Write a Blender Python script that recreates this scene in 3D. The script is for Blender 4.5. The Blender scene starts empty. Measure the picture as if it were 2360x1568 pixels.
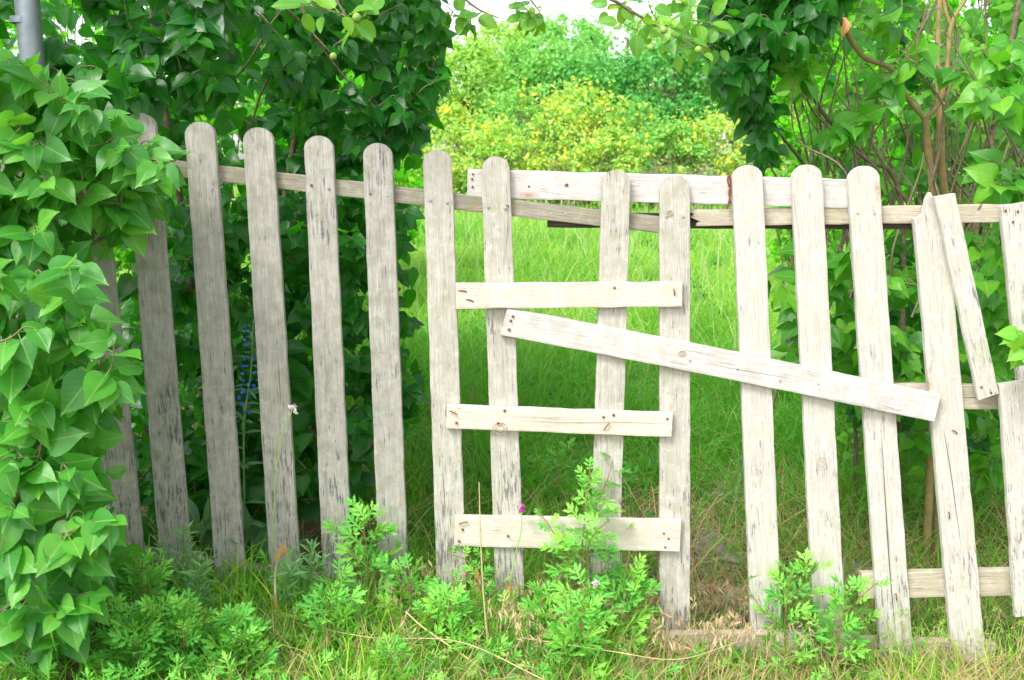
import bpy, math, random
import numpy as np
from mathutils import Vector, Matrix

S = bpy.context.scene
COL = S.collection
R = random.Random(11)
NR = np.random.default_rng(11)

# ------------------------------------------------------------------ camera, sky, sun, exposure
CAM_Z, CAM_Y, PITCH, FPX = 1.38, -2.85, math.radians(10.0), 2294.0
cam_d = bpy.data.cameras.new('camera')
cam_d.sensor_width = 36.0
cam_d.lens = 36.0 * FPX / 2360.0
cam_d.clip_start = 0.05
cam_d.clip_end = 1500
cam = bpy.data.objects.new('camera', cam_d)
COL.objects.link(cam)
cam.location = (0, CAM_Y, CAM_Z)
cam.rotation_euler = (math.pi / 2 - PITCH, 0, 0)
cam_d.dof.use_dof = True
cam_d.dof.focus_distance = 2.9
cam_d.dof.aperture_fstop = 6.3
S.camera = cam

SUN_DIR = Vector((-0.50, -0.62, 0.95)).normalized()      # towards the sun
W = bpy.data.worlds.new('World')
S.world = W
W.use_nodes = True
wn = W.node_tree
bg = wn.nodes['Background']
sky = wn.nodes.new('ShaderNodeTexSky')
sky.sky_type = 'NISHITA'
sky.sun_disc = False
sky.sun_elevation = math.asin(SUN_DIR.z)
sky.sun_rotation = math.atan2(SUN_DIR.x, SUN_DIR.y)
sky.air_density = 1.0
sky.dust_density = 2.0
sky.ozone_density = 1.0
hs = wn.nodes.new('ShaderNodeHueSaturation')
hs.inputs['Saturation'].default_value = 0.22
wn.links.new(sky.outputs[0], hs.inputs['Color'])
wn.links.new(hs.outputs[0], bg.inputs['Color'])
bg.inputs['Strength'].default_value = 0.15
sl = bpy.data.lights.new('sun', 'SUN')
sl.energy = 1.1
sl.angle = math.radians(16)
sl.color = (1.0, 0.975, 0.93)
so = bpy.data.objects.new('sun', sl)
COL.objects.link(so)
so.rotation_euler = SUN_DIR.to_track_quat('Z', 'Y').to_euler()
S.view_settings.view_transform = 'Standard'
S.view_settings.look = 'None'
S.view_settings.gamma = 1.0
S.view_settings.use_curve_mapping = False
S.view_settings.exposure = 1.42
S.render.engine = 'CYCLES'
S.cycles.use_denoising = True
S.cycles.max_bounces = 8
S.cycles.transmission_bounces = 4
S.cycles.diffuse_bounces = 5
S.cycles.sample_clamp_indirect = 6

# ------------------------------------------------------------------ placing helpers
_cp, _sp = math.cos(PITCH), math.sin(PITCH)
FWD = np.array([0, _cp, -_sp]); UP = np.array([0, _sp, _cp]); RT = np.array([1.0, 0, 0])
CAM = np.array([0, CAM_Y, CAM_Z])

def P(px, py, Y):
    """point on the upright plane at depth Y seen at (px, py) of a 2360 x 1568 picture"""
    d = FWD * FPX + RT * (px - 1180) - UP * (py - 784)
    return CAM + d * ((Y - CAM_Y) / d[1])

def proj(p):
    v = np.asarray(p, float) - CAM
    z = v @ FWD
    return 1180 + FPX * (v @ RT) / z, 784 - FPX * (v @ UP) / z, z

def ground(x, y):
    x = np.asarray(x, float); y = np.asarray(y, float)
    fade = np.clip(1 - (y - 1.5) / 5.0, 0, 1)
    z = np.interp(x, [-2.3, -1.3, -0.85, -0.37, 0, 0.5, 0.75, 1.6], [0.24, 0.145, 0.072, 0.018, -0.022, -0.105, -0.14, -0.145]) * fade
    z = z + 0.056 * np.clip(y - 0.5, 0, 24)
    z = z + 0.012 * np.sin(3.1 * x + 1.3) * np.cos(2.3 * y) + 0.006 * np.sin(7.3 * x + 4.1 * y)
    z = z + np.where(y < 0, 0.03 * np.clip(y, -3, 0), 0)
    return z

def G(px, py, extra=0.0):
    """where the sight line through (px, py) meets the ground"""
    lo, hi = -2.0, 25.0
    for _ in range(40):
        m = (lo + hi) / 2
        p = P(px, py, m)
        if p[2] > ground(p[0], p[1]) + extra: lo = m
        else: hi = m
    return P(px, py, (lo + hi) / 2)

# ------------------------------------------------------------------ materials
class NT:
    def __init__(s, name):
        s.m = bpy.data.materials.new(name); s.m.use_nodes = True
        s.t = s.m.node_tree; s.t.nodes.clear()
        s.out = s.n('OutputMaterial')
    def n(s, kind, **kw):
        nd = s.t.nodes.new('ShaderNode' + kind)
        for k, v in kw.items(): setattr(nd, k, v)
        return nd
    def L(s, a, b): s.t.links.new(a, b)
    def put(s, sock, v):
        if hasattr(v, 'is_linked') or isinstance(v, bpy.types.NodeSocket): s.L(v, sock)
        else:
            try: sock.default_value = v
            except Exception: sock.default_value = (*v, 1.0)
    def math(s, op, a, b=0.0, c=None, clamp=False):
        nd = s.n('Math', operation=op); nd.use_clamp = clamp
        s.put(nd.inputs[0], a); s.put(nd.inputs[1], b)
        if c is not None: s.put(nd.inputs[2], c)
        return nd.outputs[0]
    def mix(s, f, a, b, blend='MIX'):
        nd = s.n('Mix', data_type='RGBA', blend_type=blend)
        s.put(nd.inputs[0], f); s.put(nd.inputs[6], a); s.put(nd.inputs[7], b)
        return nd.outputs[2]
    def mapr(s, v, a, b, c=0.0, d=1.0):
        nd = s.n('MapRange'); s.put(nd.inputs[0], v)
        for i, q in enumerate((a, b, c, d)): s.put(nd.inputs[i + 1], q)
        return nd.outputs[0]
    def noise(s, vec, scale, detail=3.0, rough=0.55, dist=0.0):
        nd = s.n('TexNoise'); s.L(vec, nd.inputs['Vector'])
        nd.inputs['Scale'].default_value = scale; nd.inputs['Detail'].default_value = detail
        nd.inputs['Roughness'].default_value = rough; nd.inputs['Distortion'].default_value = dist
        return nd.outputs[0]
    def vscale(s, vec, sc):
        nd = s.n('VectorMath', operation='MULTIPLY'); s.L(vec, nd.inputs[0]); nd.inputs[1].default_value = sc
        return nd.outputs[0]
    def ramp(s, f, stops):
        nd = s.n('ValToRGB'); e = nd.color_ramp.elements
        while len(e) < len(stops): e.new(0.5)
        for i, (p, c) in enumerate(stops):
            e[i].position = p; e[i].color = (*c, 1)
        s.L(f, nd.inputs[0]); return nd.outputs[0]

def c4(c): return (*c, 1.0)

def wood_mat(name, a, b, dark, algae, streak=0.5, knots=0.5, low_dark=0.3, fibre=1.0):
    t = NT(name)
    oc = t.n('TexCoord').outputs['Object']
    oi = t.n('ObjectInfo').outputs['Random']
    off = t.n('CombineXYZ'); t.L(t.math('MULTIPLY', oi, 37.0), off.inputs[0]); t.L(t.math('MULTIPLY', oi, 91.0), off.inputs[2])
    va = t.n('VectorMath', operation='ADD'); t.L(oc, va.inputs[0]); t.L(off.outputs[0], va.inputs[1])
    v = va.outputs[0]
    # knots bend the grain around them
    vo = t.n('TexVoronoi'); t.L(t.vscale(v, (9, 9, 3.6)), vo.inputs['Vector']); vo.inputs['Scale'].default_value = 1.0
    kd = vo.outputs['Distance']
    kn = t.mapr(kd, 0.10, 0.30, 1.0, 0.0)
    kr = t.n('SeparateColor'); t.L(vo.outputs['Color'], kr.inputs[0])
    kon = t.math('GREATER_THAN', kr.outputs[0], 1.0 - knots * 0.5)
    kn = t.math('MULTIPLY', kn, kon)
    w = t.n('CombineXYZ'); t.L(t.math('MULTIPLY', kn, 0.012), w.inputs[0])
    vb = t.n('VectorMath', operation='ADD'); t.L(v, vb.inputs[0]); t.L(w.outputs[0], vb.inputs[1])
    g = vb.outputs[0]
    fine = t.noise(t.vscale(g, (1, 1, 0.035)), 330, 5, 0.65)
    grain = t.noise(t.vscale(g, (1, 1, 0.075)), 95, 4, 0.6, 0.3)
    stk = t.noise(t.vscale(g, (1, 1, 0.11)), 170, 3, 0.65)
    patch = t.noise(v, 6.0, 4, 0.6)
    patch2 = t.noise(v, 19.0, 4, 0.6)
    col = t.mix(t.mapr(grain, 0.35, 0.65), c4(a), c4(b))
    col = t.mix(t.math('MULTIPLY', t.mapr(fine, 0.42, 0.66), 0.60 * fibre, clamp=True), col, c4(tuple(x * 0.58 for x in b)))
    col = t.mix(t.math('MULTIPLY', t.mapr(patch2, 0.46, 0.68), 0.75), col, c4(algae))
    sep = t.n('SeparateXYZ'); t.L(oc, sep.inputs[0])
    low = t.mapr(sep.outputs[2], 0.05, 0.85, low_dark, 0.0)
    thr = t.math('SUBTRACT', 0.70 - streak * 0.10, t.math('MULTIPLY', low, 0.16))
    thr = t.math('SUBTRACT', thr, t.math('MULTIPLY', t.math('SUBTRACT', patch, 0.5), 0.55))
    sm = t.math('MULTIPLY', t.math('SUBTRACT', stk, thr), 12.0, clamp=True)
    col = t.mix(t.math('MULTIPLY', sm, 0.8), col, c4(dark))
    ring = t.math('SINE', t.math('MULTIPLY', kd, 120.0))
    kcol = t.mix(t.mapr(ring, -1, 1), c4((0.30, 0.19, 0.11)), c4((0.46, 0.35, 0.24)))
    col = t.mix(t.math('MULTIPLY', t.mapr(kd, 0.05, 0.12, 0.75, 0.0), kon), col, kcol)
    pal = t.noise(v, 33.0, 5, 0.7)
    col = t.mix(t.math('MULTIPLY', t.mapr(pal, 0.52, 0.66), 0.35), col, c4(tuple(min(0.85, x * 1.25) for x in a)))
    # thin drying cracks
    cr = t.noise(t.vscale(g, (1, 1, 0.02)), 60, 2, 0.5)
    crm = t.mapr(t.math('ABSOLUTE', t.math('SUBTRACT', cr, 0.5)), 0.0, 0.012, 1.0, 0.0)
    crm = t.math('MULTIPLY', crm, t.mapr(patch, 0.5, 0.6))
    col = t.mix(t.math('MULTIPLY', crm, 0.55), col, c4(tuple(x * 0.35 for x in b)))
    bs = t.n('BsdfPrincipled'); t.L(col, bs.inputs['Base Color']); bs.inputs['Roughness'].default_value = 0.82
    bs.inputs['Specular IOR Level'].default_value = 0.25
    h = t.math('ADD', t.math('MULTIPLY', fine, 0.5), grain)
    h = t.math('SUBTRACT', h, t.math('MULTIPLY', crm, 0.8))
    h = t.math('SUBTRACT', h, t.math('MULTIPLY', sm, 0.3))
    bp = t.n('Bump'); bp.inputs['Strength'].default_value = 0.55; bp.inputs['Distance'].default_value = 0.0022
    t.L(h, bp.inputs['Height']); t.L(bp.outputs[0], bs.inputs['Normal'])
    t.L(bs.outputs[0], t.out.inputs[0])
    return t.m

def leaf_mat(name, cols, vein, trans, rough=0.42, tf=0.38, spec=0.5, back=1.25, veiny=1.0):
    """cols: three leaf colours; trans: colour of light passing through"""
    t = NT(name)
    at = t.n('Attribute', attribute_name='rnd').outputs['Fac']
    r = t.math('FRACT', t.math('ADD', at, t.n('ObjectInfo').outputs['Random']))
    col = t.ramp(r, [(0.0, cols[0]), (0.5, cols[1]), (1.0, cols[2])])
    uv = t.n('UVMap', uv_map='uv'); sp = t.n('SeparateXYZ'); t.L(uv.outputs[0], sp.inputs[0])
    u = t.math('ABSOLUTE', sp.outputs[0]); v = sp.outputs[1]
    geo = t.n('NewGeometry')
    ns = t.noise(geo.outputs['Position'], 60, 3)
    col = t.mix(t.mapr(ns, 0.35, 0.7, 0.0, 0.35), col, c4(tuple(min(1, c * 0.62) for c in cols[1])))
    mid = t.mapr(u, 0.006, 0.034, 1.0, 0.0)
    sv = t.math('FRACT', t.math('MULTIPLY', t.math('SUBTRACT', v, t.math('MULTIPLY', u, 0.75)), 6.0))
    sv = t.mapr(t.math('ABSOLUTE', t.math('SUBTRACT', sv, 0.5)), 0.0, 0.09, 1.0, 0.0)
    vm = t.math('MAXIMUM', t.math('MULTIPLY', mid, 0.6 * veiny), t.math('MULTIPLY', sv, 0.22 * veiny))
    vm = t.math('MAXIMUM', vm, t.math('LESS_THAN', v, -0.15))
    col = t.mix(vm, col, c4(vein))
    colb = t.mix(1.0, col, c4((back, back * 1.02, back * 1.15)), 'MULTIPLY')
    col = t.mix(geo.outputs['Backfacing'], col, colb)
    bs = t.n('BsdfPrincipled'); t.L(col, bs.inputs['Base Color'])
    bs.inputs['Roughness'].default_value = rough; bs.inputs['Specular IOR Level'].default_value = spec
    bp = t.n('Bump'); bp.inputs['Strength'].default_value = 0.4; bp.inputs['Distance'].default_value = 0.001
    t.L(t.math('ADD', t.math('MULTIPLY', vm, -1.0), t.math('MULTIPLY', ns, 1.2)), bp.inputs['Height'])
    t.L(bp.outputs[0], bs.inputs['Normal'])
    tr = t.n('BsdfTranslucent')
    tc = t.mix(r, c4(trans), c4((trans[0] * 1.5, trans[1] * 1.1, trans[2])))
    t.L(tc, tr.inputs['Color'])
    mx = t.n('MixShader'); mx.inputs[0].default_value = tf
    t.L(bs.outputs[0], mx.inputs[1]); t.L(tr.outputs[0], mx.inputs[2]); t.L(mx.outputs[0], t.out.inputs[0])
    return t.m

def plain_mat(name, c, rough=0.7, metal=0.0, var=0.25, scale=40, c2=None, spec=0.4, bump=0.0):
    t = NT(name)
    oc = t.n('TexCoord').outputs['Object']
    ns = t.noise(oc, scale, 4)
    col = t.mix(t.mapr(ns, 0.35, 0.65), c4(c), c4(c2 or tuple(x * (1 - var) for x in c)))
    bs = t.n('BsdfPrincipled'); t.L(col, bs.inputs['Base Color'])
    bs.inputs['Roughness'].default_value = rough; bs.inputs['Metallic'].default_value = metal
    bs.inputs['Specular IOR Level'].default_value = spec
    if bump:
        bp = t.n('Bump'); bp.inputs['Strength'].default_value = 0.6; bp.inputs['Distance'].default_value = bump
        t.L(ns, bp.inputs['Height']); t.L(bp.outputs[0], bs.inputs['Normal'])
    t.L(bs.outputs[0], t.out.inputs[0])
    return t.m

M = {}
M['wood_grey_shaded'] = wood_mat('weathered shaded grey wood', (0.49, 0.46, 0.41), (0.39, 0.365, 0.325), (0.085, 0.09, 0.11), (0.26, 0.265, 0.185), 0.8, 0.15, 0.5)  # weathered grey, with the bush shade on the left pickets put into the base
M['wood_pale'] = wood_mat('bleached wood', (0.64, 0.61, 0.55), (0.54, 0.51, 0.45), (0.16, 0.15, 0.16), (0.48, 0.47, 0.37), 0.3, 0.4, 0.7)
M['wood_board'] = wood_mat('pale new board wood', (0.68, 0.625, 0.54), (0.60, 0.545, 0.455), (0.34, 0.26, 0.19), (0.54, 0.46, 0.36), -0.3, 0.5, 0.0, 0.6)
M['wood_rail'] = wood_mat('weathered rail wood', (0.40, 0.36, 0.29), (0.30, 0.27, 0.215), (0.10, 0.09, 0.085), (0.25, 0.25, 0.15), 0.2, 0.3, 0.0, 1.4)
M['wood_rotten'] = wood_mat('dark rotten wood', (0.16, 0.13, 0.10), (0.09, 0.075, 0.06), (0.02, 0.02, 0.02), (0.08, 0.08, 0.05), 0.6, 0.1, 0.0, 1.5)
M['nail'] = plain_mat('galvanised nail', (0.55, 0.55, 0.55), 0.4, 0.7)
M['rust'] = plain_mat('rusty nail', (0.30, 0.11, 0.05), 0.8, 0.2, 0.5, 300)
M['pole'] = plain_mat('galvanised pole', (0.34, 0.38, 0.42), 0.5, 0.5, 0.3, 14, spec=0.5)
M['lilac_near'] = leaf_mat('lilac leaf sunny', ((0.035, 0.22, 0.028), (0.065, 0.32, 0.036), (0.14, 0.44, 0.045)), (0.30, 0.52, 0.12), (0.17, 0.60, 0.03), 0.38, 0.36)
M['lilac_shade'] = leaf_mat('lilac leaf painted shade', ((0.008, 0.085, 0.011), (0.015, 0.135, 0.015), (0.045, 0.22, 0.020)), (0.09, 0.28, 0.05), (0.07, 0.50, 0.008), 0.33, 0.38, 0.45)  # darkened copy of the lilac leaf, shade under the canopy put into its green
M['lilac_young'] = leaf_mat('lilac leaf young', ((0.09, 0.36, 0.035), (0.15, 0.48, 0.04), (0.24, 0.58, 0.05)), (0.38, 0.60, 0.12), (0.30, 0.75, 0.02), 0.42, 0.42)
M['apple'] = leaf_mat('apple leaf', ((0.06, 0.25, 0.03), (0.12, 0.38, 0.04), (0.22, 0.48, 0.05)), (0.35, 0.55, 0.12), (0.30, 0.68, 0.03), 0.4, 0.42)
M['mugwort'] = leaf_mat('mugwort leaf', ((0.07, 0.31, 0.04), (0.13, 0.44, 0.055), (0.28, 0.58, 0.07)), (0.30, 0.55, 0.12), (0.28, 0.70, 0.05), 0.55, 0.35, 0.3, 1.5, 0.7)
M['greyherb'] = leaf_mat('grey green herb leaf', ((0.08, 0.22, 0.09), (0.12, 0.30, 0.12), (0.18, 0.38, 0.15)), (0.30, 0.48, 0.22), (0.18, 0.45, 0.08), 0.6, 0.3, 0.3, 1.3, 0.8)
M['weedleaf'] = leaf_mat('sage green weed leaf', ((0.11, 0.30, 0.11), (0.18, 0.40, 0.15), (0.27, 0.50, 0.20)), (0.30, 0.48, 0.22), (0.22, 0.50, 0.10), 0.6, 0.3, 0.3, 1.3, 0.8)
M['weed_dark'] = leaf_mat('meadow weed leaf', ((0.04, 0.24, 0.03), (0.08, 0.36, 0.05), (0.18, 0.48, 0.07)), (0.30, 0.48, 0.22), (0.20, 0.60, 0.05), 0.5, 0.35, 0.4, 1.2, 0.0)
M['grass'] = leaf_mat('grass blade', ((0.07, 0.32, 0.025), (0.24, 0.54, 0.04), (0.55, 0.72, 0.10)), (0.2, 0.5, 0.06), (0.32, 0.80, 0.03), 0.5, 0.42, 0.35, 1.0, 0.0)
M['meadow'] = leaf_mat('meadow grass blade', ((0.06, 0.30, 0.025), (0.22, 0.52, 0.05), (0.46, 0.66, 0.12)), (0.2, 0.5, 0.06), (0.38, 0.75, 0.10), 0.55, 0.42, 0.3, 1.0, 0.0)
M['shade_grass'] = leaf_mat('lush grass blade', ((0.06, 0.29, 0.025), (0.17, 0.47, 0.04), (0.42, 0.64, 0.09)), (0.2, 0.5, 0.06), (0.18, 0.60, 0.02), 0.45, 0.40, 0.4, 1.0, 0.0)
M['pale_seed'] = leaf_mat('pale seed stalk', ((0.30, 0.52, 0.14), (0.48, 0.60, 0.24), (0.60, 0.62, 0.36)), (0.5, 0.4, 0.2), (0.5, 0.7, 0.2), 0.6, 0.3, 0.3, 1.0, 0.0)
M['straw'] = leaf_mat('dry straw', ((0.42, 0.30, 0.14), (0.55, 0.42, 0.22), (0.66, 0.52, 0.26)), (0.5, 0.4, 0.2), (0.6, 0.45, 0.2), 0.6, 0.25, 0.3, 1.0, 0.0)
M['seed'] = leaf_mat('brome seed head', ((0.50, 0.30, 0.20), (0.62, 0.46, 0.28), (0.62, 0.62, 0.26)), (0.5, 0.4, 0.2), (0.7, 0.5, 0.3), 0.6, 0.3, 0.3, 1.0, 0.0)
M['dryleaf'] = leaf_mat('dead orange leaf', ((0.50, 0.24, 0.07), (0.60, 0.32, 0.12), (0.62, 0.40, 0.18)), (0.5, 0.3, 0.12), (0.6, 0.3, 0.08), 0.6, 0.3)
M['far_green'] = leaf_mat('far tree leaf', ((0.12, 0.38, 0.07), (0.22, 0.54, 0.10), (0.38, 0.66, 0.14)), (0.1, 0.3, 0.1), (0.22, 0.70, 0.10), 0.5, 0.35, 0.4, 1.2, 0.0)
M['far_teal'] = leaf_mat('far dark tree leaf', ((0.07, 0.31, 0.06), (0.14, 0.47, 0.09), (0.28, 0.62, 0.14)), (0.1, 0.3, 0.1), (0.10, 0.60, 0.12), 0.5, 0.35, 0.4, 1.2, 0.0)
M['far_lime'] = leaf_mat('far shrub leaf', ((0.22, 0.48, 0.08), (0.36, 0.62, 0.12), (0.54, 0.74, 0.20)), (0.1, 0.3, 0.1), (0.48, 0.85, 0.06), 0.5, 0.40, 0.4, 1.1, 0.0)
M['far_lime2'] = leaf_mat('pale shrub leaf', ((0.30, 0.52, 0.12), (0.44, 0.64, 0.16), (0.62, 0.74, 0.24)), (0.1, 0.3, 0.1), (0.55, 0.80, 0.10), 0.5, 0.40, 0.4, 1.1, 0.0)
M['lime_back'] = leaf_mat('bright hedge leaf', ((0.06, 0.34, 0.015), (0.13, 0.50, 0.02), (0.30, 0.65, 0.03)), (0.1, 0.3, 0.1), (0.30, 0.95, 0.02), 0.5, 0.5, 0.3, 1.1, 0.0)
M['yellow'] = leaf_mat('yellow blossom', ((0.88, 0.72, 0.05), (0.90, 0.80, 0.08), (0.90, 0.84, 0.22)), (0.8, 0.6, 0.02), (0.95, 0.85, 0.05), 0.6, 0.35, 0.2, 1.0, 0.0)
M['blue'] = leaf_mat('blue petal', ((0.07, 0.18, 0.75), (0.10, 0.28, 0.85), (0.22, 0.35, 0.85)), (0.1, 0.1, 0.6), (0.1, 0.2, 0.9), 0.6, 0.3, 0.2, 1.0, 0.0)
M['pink'] = leaf_mat('magenta petal', ((0.45, 0.05, 0.32), (0.55, 0.10, 0.42), (0.75, 0.45, 0.65)), (0.5, 0.1, 0.4), (0.7, 0.1, 0.5), 0.6, 0.3, 0.2, 1.0, 0.0)
M['white'] = leaf_mat('white petal', ((0.80, 0.72, 0.76), (0.85, 0.80, 0.82), (0.88, 0.85, 0.84)), (0.8, 0.7, 0.7), (0.9, 0.8, 0.8), 0.6, 0.3, 0.2, 1.0, 0.0)
M['bark'] = plain_mat('brown bark', (0.25, 0.20, 0.13), 0.85, 0, 0.5, 60, bump=0.002)
M['bark_light'] = plain_mat('olive tan bark', (0.36, 0.26, 0.10), 0.75, 0, 0.4, 30, c2=(0.24, 0.19, 0.08), bump=0.001)
M['twig'] = plain_mat('grey brown twig', (0.27, 0.21, 0.13), 0.85, 0, 0.4, 80)
M['twig_pale'] = plain_mat('pale dry twig', (0.42, 0.34, 0.26), 0.85, 0, 0.4, 80)
M['stem_green'] = plain_mat('green stem', (0.22, 0.42, 0.09), 0.6, 0, 0.3, 60)
M['stem_red'] = plain_mat('reddish stem', (0.30, 0.20, 0.08), 0.6, 0, 0.4, 60)
M['fruit'] = plain_mat('green unripe apple', (0.30, 0.50, 0.08), 0.4, 0, 0.3, 60)
M['stone'] = plain_mat('grey stone', (0.42, 0.40, 0.36), 0.9, 0, 0.4, 25, bump=0.004)
M['sheet'] = plain_mat('crumpled grey sheet', (0.33, 0.32, 0.29), 0.6, 0, 0.45, 12, bump=0.003)
M['brick_red'] = plain_mat('red clay', (0.40, 0.14, 0.07), 0.9, 0, 0.3, 40, bump=0.002)

# ------------------------------------------------------------------ object helpers
def tag(o, label=None, cat=None, group=None, kind=None):
    if label: o['label'] = label
    if cat: o['category'] = cat
    if group: o['group'] = group
    if kind: o['kind'] = kind
    return o

def empty(name, loc, label=None, cat=None, group=None, kind=None):
    o = bpy.data.objects.new(name, None)
    o.location = [float(c) for c in loc]
    o.empty_display_size = 0.05
    COL.objects.link(o)
    return tag(o, label, cat, group, kind)

def np_mesh(name, v, f, mat, uv=None, rnd=None, smooth=False):
    """v (n,3), f (m,3 or 4) arrays"""
    v = np.asarray(v, np.float32); f = np.asarray(f, np.int32)
    me = bpy.data.meshes.new(name)
    k = f.shape[1]
    me.vertices.add(len(v)); me.vertices.foreach_set('co', v.ravel())
    me.loops.add(f.size); me.loops.foreach_set('vertex_index', f.ravel())
    me.polygons.add(len(f)); me.polygons.foreach_set('loop_start', np.arange(0, f.size, k, dtype=np.int32))
    if uv is not None:
        l = me.uv_layers.new(name='uv'); l.data.foreach_set('uv', np.asarray(uv, np.float32)[f.ravel()].ravel())
    if rnd is not None:
        a = me.attributes.new('rnd', 'FLOAT', 'POINT'); a.data.foreach_set('value', np.asarray(rnd, np.float32))
    me.update(calc_edges=True); me.validate()
    if smooth: me.shade_smooth()
    else: me.shade_flat()
    me.materials.append(mat)
    return me

def link(name, me, parent=None, mw=None):
    o = bpy.data.objects.new(name, me)
    COL.objects.link(o)
    m = mw if mw is not None else Matrix.Identity(4)
    if parent is not None:
        o.parent = parent
        o.matrix_basis = Matrix.Translation(-parent.location) @ m
    else:
        o.matrix_basis = m
    return o

def tubes(paths, sides=5):
    V, F, n = [], [], 0
    for pts, rad in paths:
        pts = np.asarray(pts, float); k = len(pts)
        rad = np.broadcast_to(np.asarray(rad, float), (k,))
        tg = np.gradient(pts, axis=0); tg /= np.linalg.norm(tg, axis=1)[:, None] + 1e-9
        ref = np.array([0.31, 0.92, 0.24]); 
        a = np.cross(tg, ref); a /= np.linalg.norm(a, axis=1)[:, None] + 1e-9
        b = np.cross(tg, a)
        th = np.arange(sides) * 2 * math.pi / sides
        ring = pts[:, None] + rad[:, None, None] * (a[:, None] * np.cos(th)[None, :, None] + b[:, None] * np.sin(th)[None, :, None])
        V.append(ring.reshape(-1, 3))
        i = np.arange(k - 1)[:, None] * sides; j = np.arange(sides)[None]
        j2 = (j + 1) % sides
        q = np.stack([i + j, i + j2, i + sides + j2, i + sides + j], -1).reshape(-1, 4) + n
        F.append(q); n += k * sides
    return np.concatenate(V), np.concatenate(F)

def tube_obj(name, paths, mat, parent=None, sides=5, kind=None):
    v, f = tubes(paths, sides)
    off = np.array(parent.location) if parent is not None else np.zeros(3)
    o = link(name, np_mesh(name, v, f, mat, smooth=True), parent)
    if kind: o['kind'] = kind
    return o

def curve(pts, n=8):
    """smooth polyline through control points"""
    pts = np.asarray(pts, float)
    if len(pts) < 3:
        t = np.linspace(0, 1, n)[:, None]; return pts[0] * (1 - t) + pts[-1] * t
    ext = np.vstack([2 * pts[0] - pts[1], pts, 2 * pts[-1] - pts[-2]])
    out = []
    for i in range(1, len(ext) - 2):
        p0, p1, p2, p3 = ext[i - 1:i + 3]
        for t in np.linspace(0, 1, n, endpoint=False):
            out.append(0.5 * (2 * p1 + (p2 - p0) * t + (2 * p0 - 5 * p1 + 4 * p2 - p3) * t * t + (3 * p1 - p0 - 3 * p2 + p3) * t ** 3))
    out.append(ext[-2])
    return np.array(out)

# ------------------------------------------------------------------ leaf templates (length 1 along +Y, face up +Z)
def blade(edge, midy, W, fold, droop, wave, seed, petiole=0.28, cols=5):
    rg = random.Random(seed)
    xs = [-1, -0.5, 0, 0.5, 1] if cols == 5 else [-1, 0, 1]
    tw = rg.uniform(-0.12, 0.12); ph = rg.uniform(0, 6)
    V, U, F = [], [], []
    for (ex, ey), my in zip(edge, midy):
        for c in xs:
            x = ex * c * W; y = my + (ey - my) * abs(c)
            z = fold * abs(x) - droop * max(y, 0) ** 2 + wave * math.sin(9 * y + ph + (2 if c > 0 else 0)) * abs(c) + tw * x * y
            V.append((x, y, z)); U.append((x, y))
    n = len(xs)
    for r in range(len(edge) - 1):
        for c in range(n - 1):
            a = r * n + c
            F += [(a, a + 1, a + n + 1), (a, a + n + 1, a + n)]
    if petiole:
        b = len(V); w = 0.014
        for k in range(3):
            t = k / 2
            y = -petiole * (1 - t); z = 0.10 * math.sin(math.pi * t) * petiole - 0.02
            V += [(-w, y, z), (w, y, z), (0, y, z - 1.4 * w)]; U += [(0, -0.3)] * 3
        for k in range(2):
            for j in range(3):
                p, q = b + k * 3 + j, b + k * 3 + (j + 1) % 3
                F += [(p, q, q + 3), (p, q + 3, p + 3)]
    return np.array(V), np.array(F), np.array(U)

HEART = ([(0.0, 0.0), (0.22, -0.085), (0.40, 0.0), (0.475, 0.17), (0.46, 0.36), (0.34, 0.58), (0.17, 0.79), (0.055, 0.93), (0.006, 1.04)],
         [0.0, 0.02, 0.09, 0.21, 0.38, 0.59, 0.79, 0.93, 1.04])
OVATE = ([(0.0, 0.0), (0.16, 0.04), (0.29, 0.20), (0.33, 0.42), (0.28, 0.64), (0.15, 0.84), (0.05, 0.94), (0.004, 1.0)],
         [0.0, 0.04, 0.20, 0.42, 0.64, 0.84, 0.94, 1.0])
LANCE = ([(0.0, 0.0), (0.06, 0.08), (0.12, 0.28), (0.13, 0.50), (0.09, 0.74), (0.03, 0.92), (0.003, 1.0)],
         [0.0, 0.08, 0.28, 0.50, 0.74, 0.92, 1.0])

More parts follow.
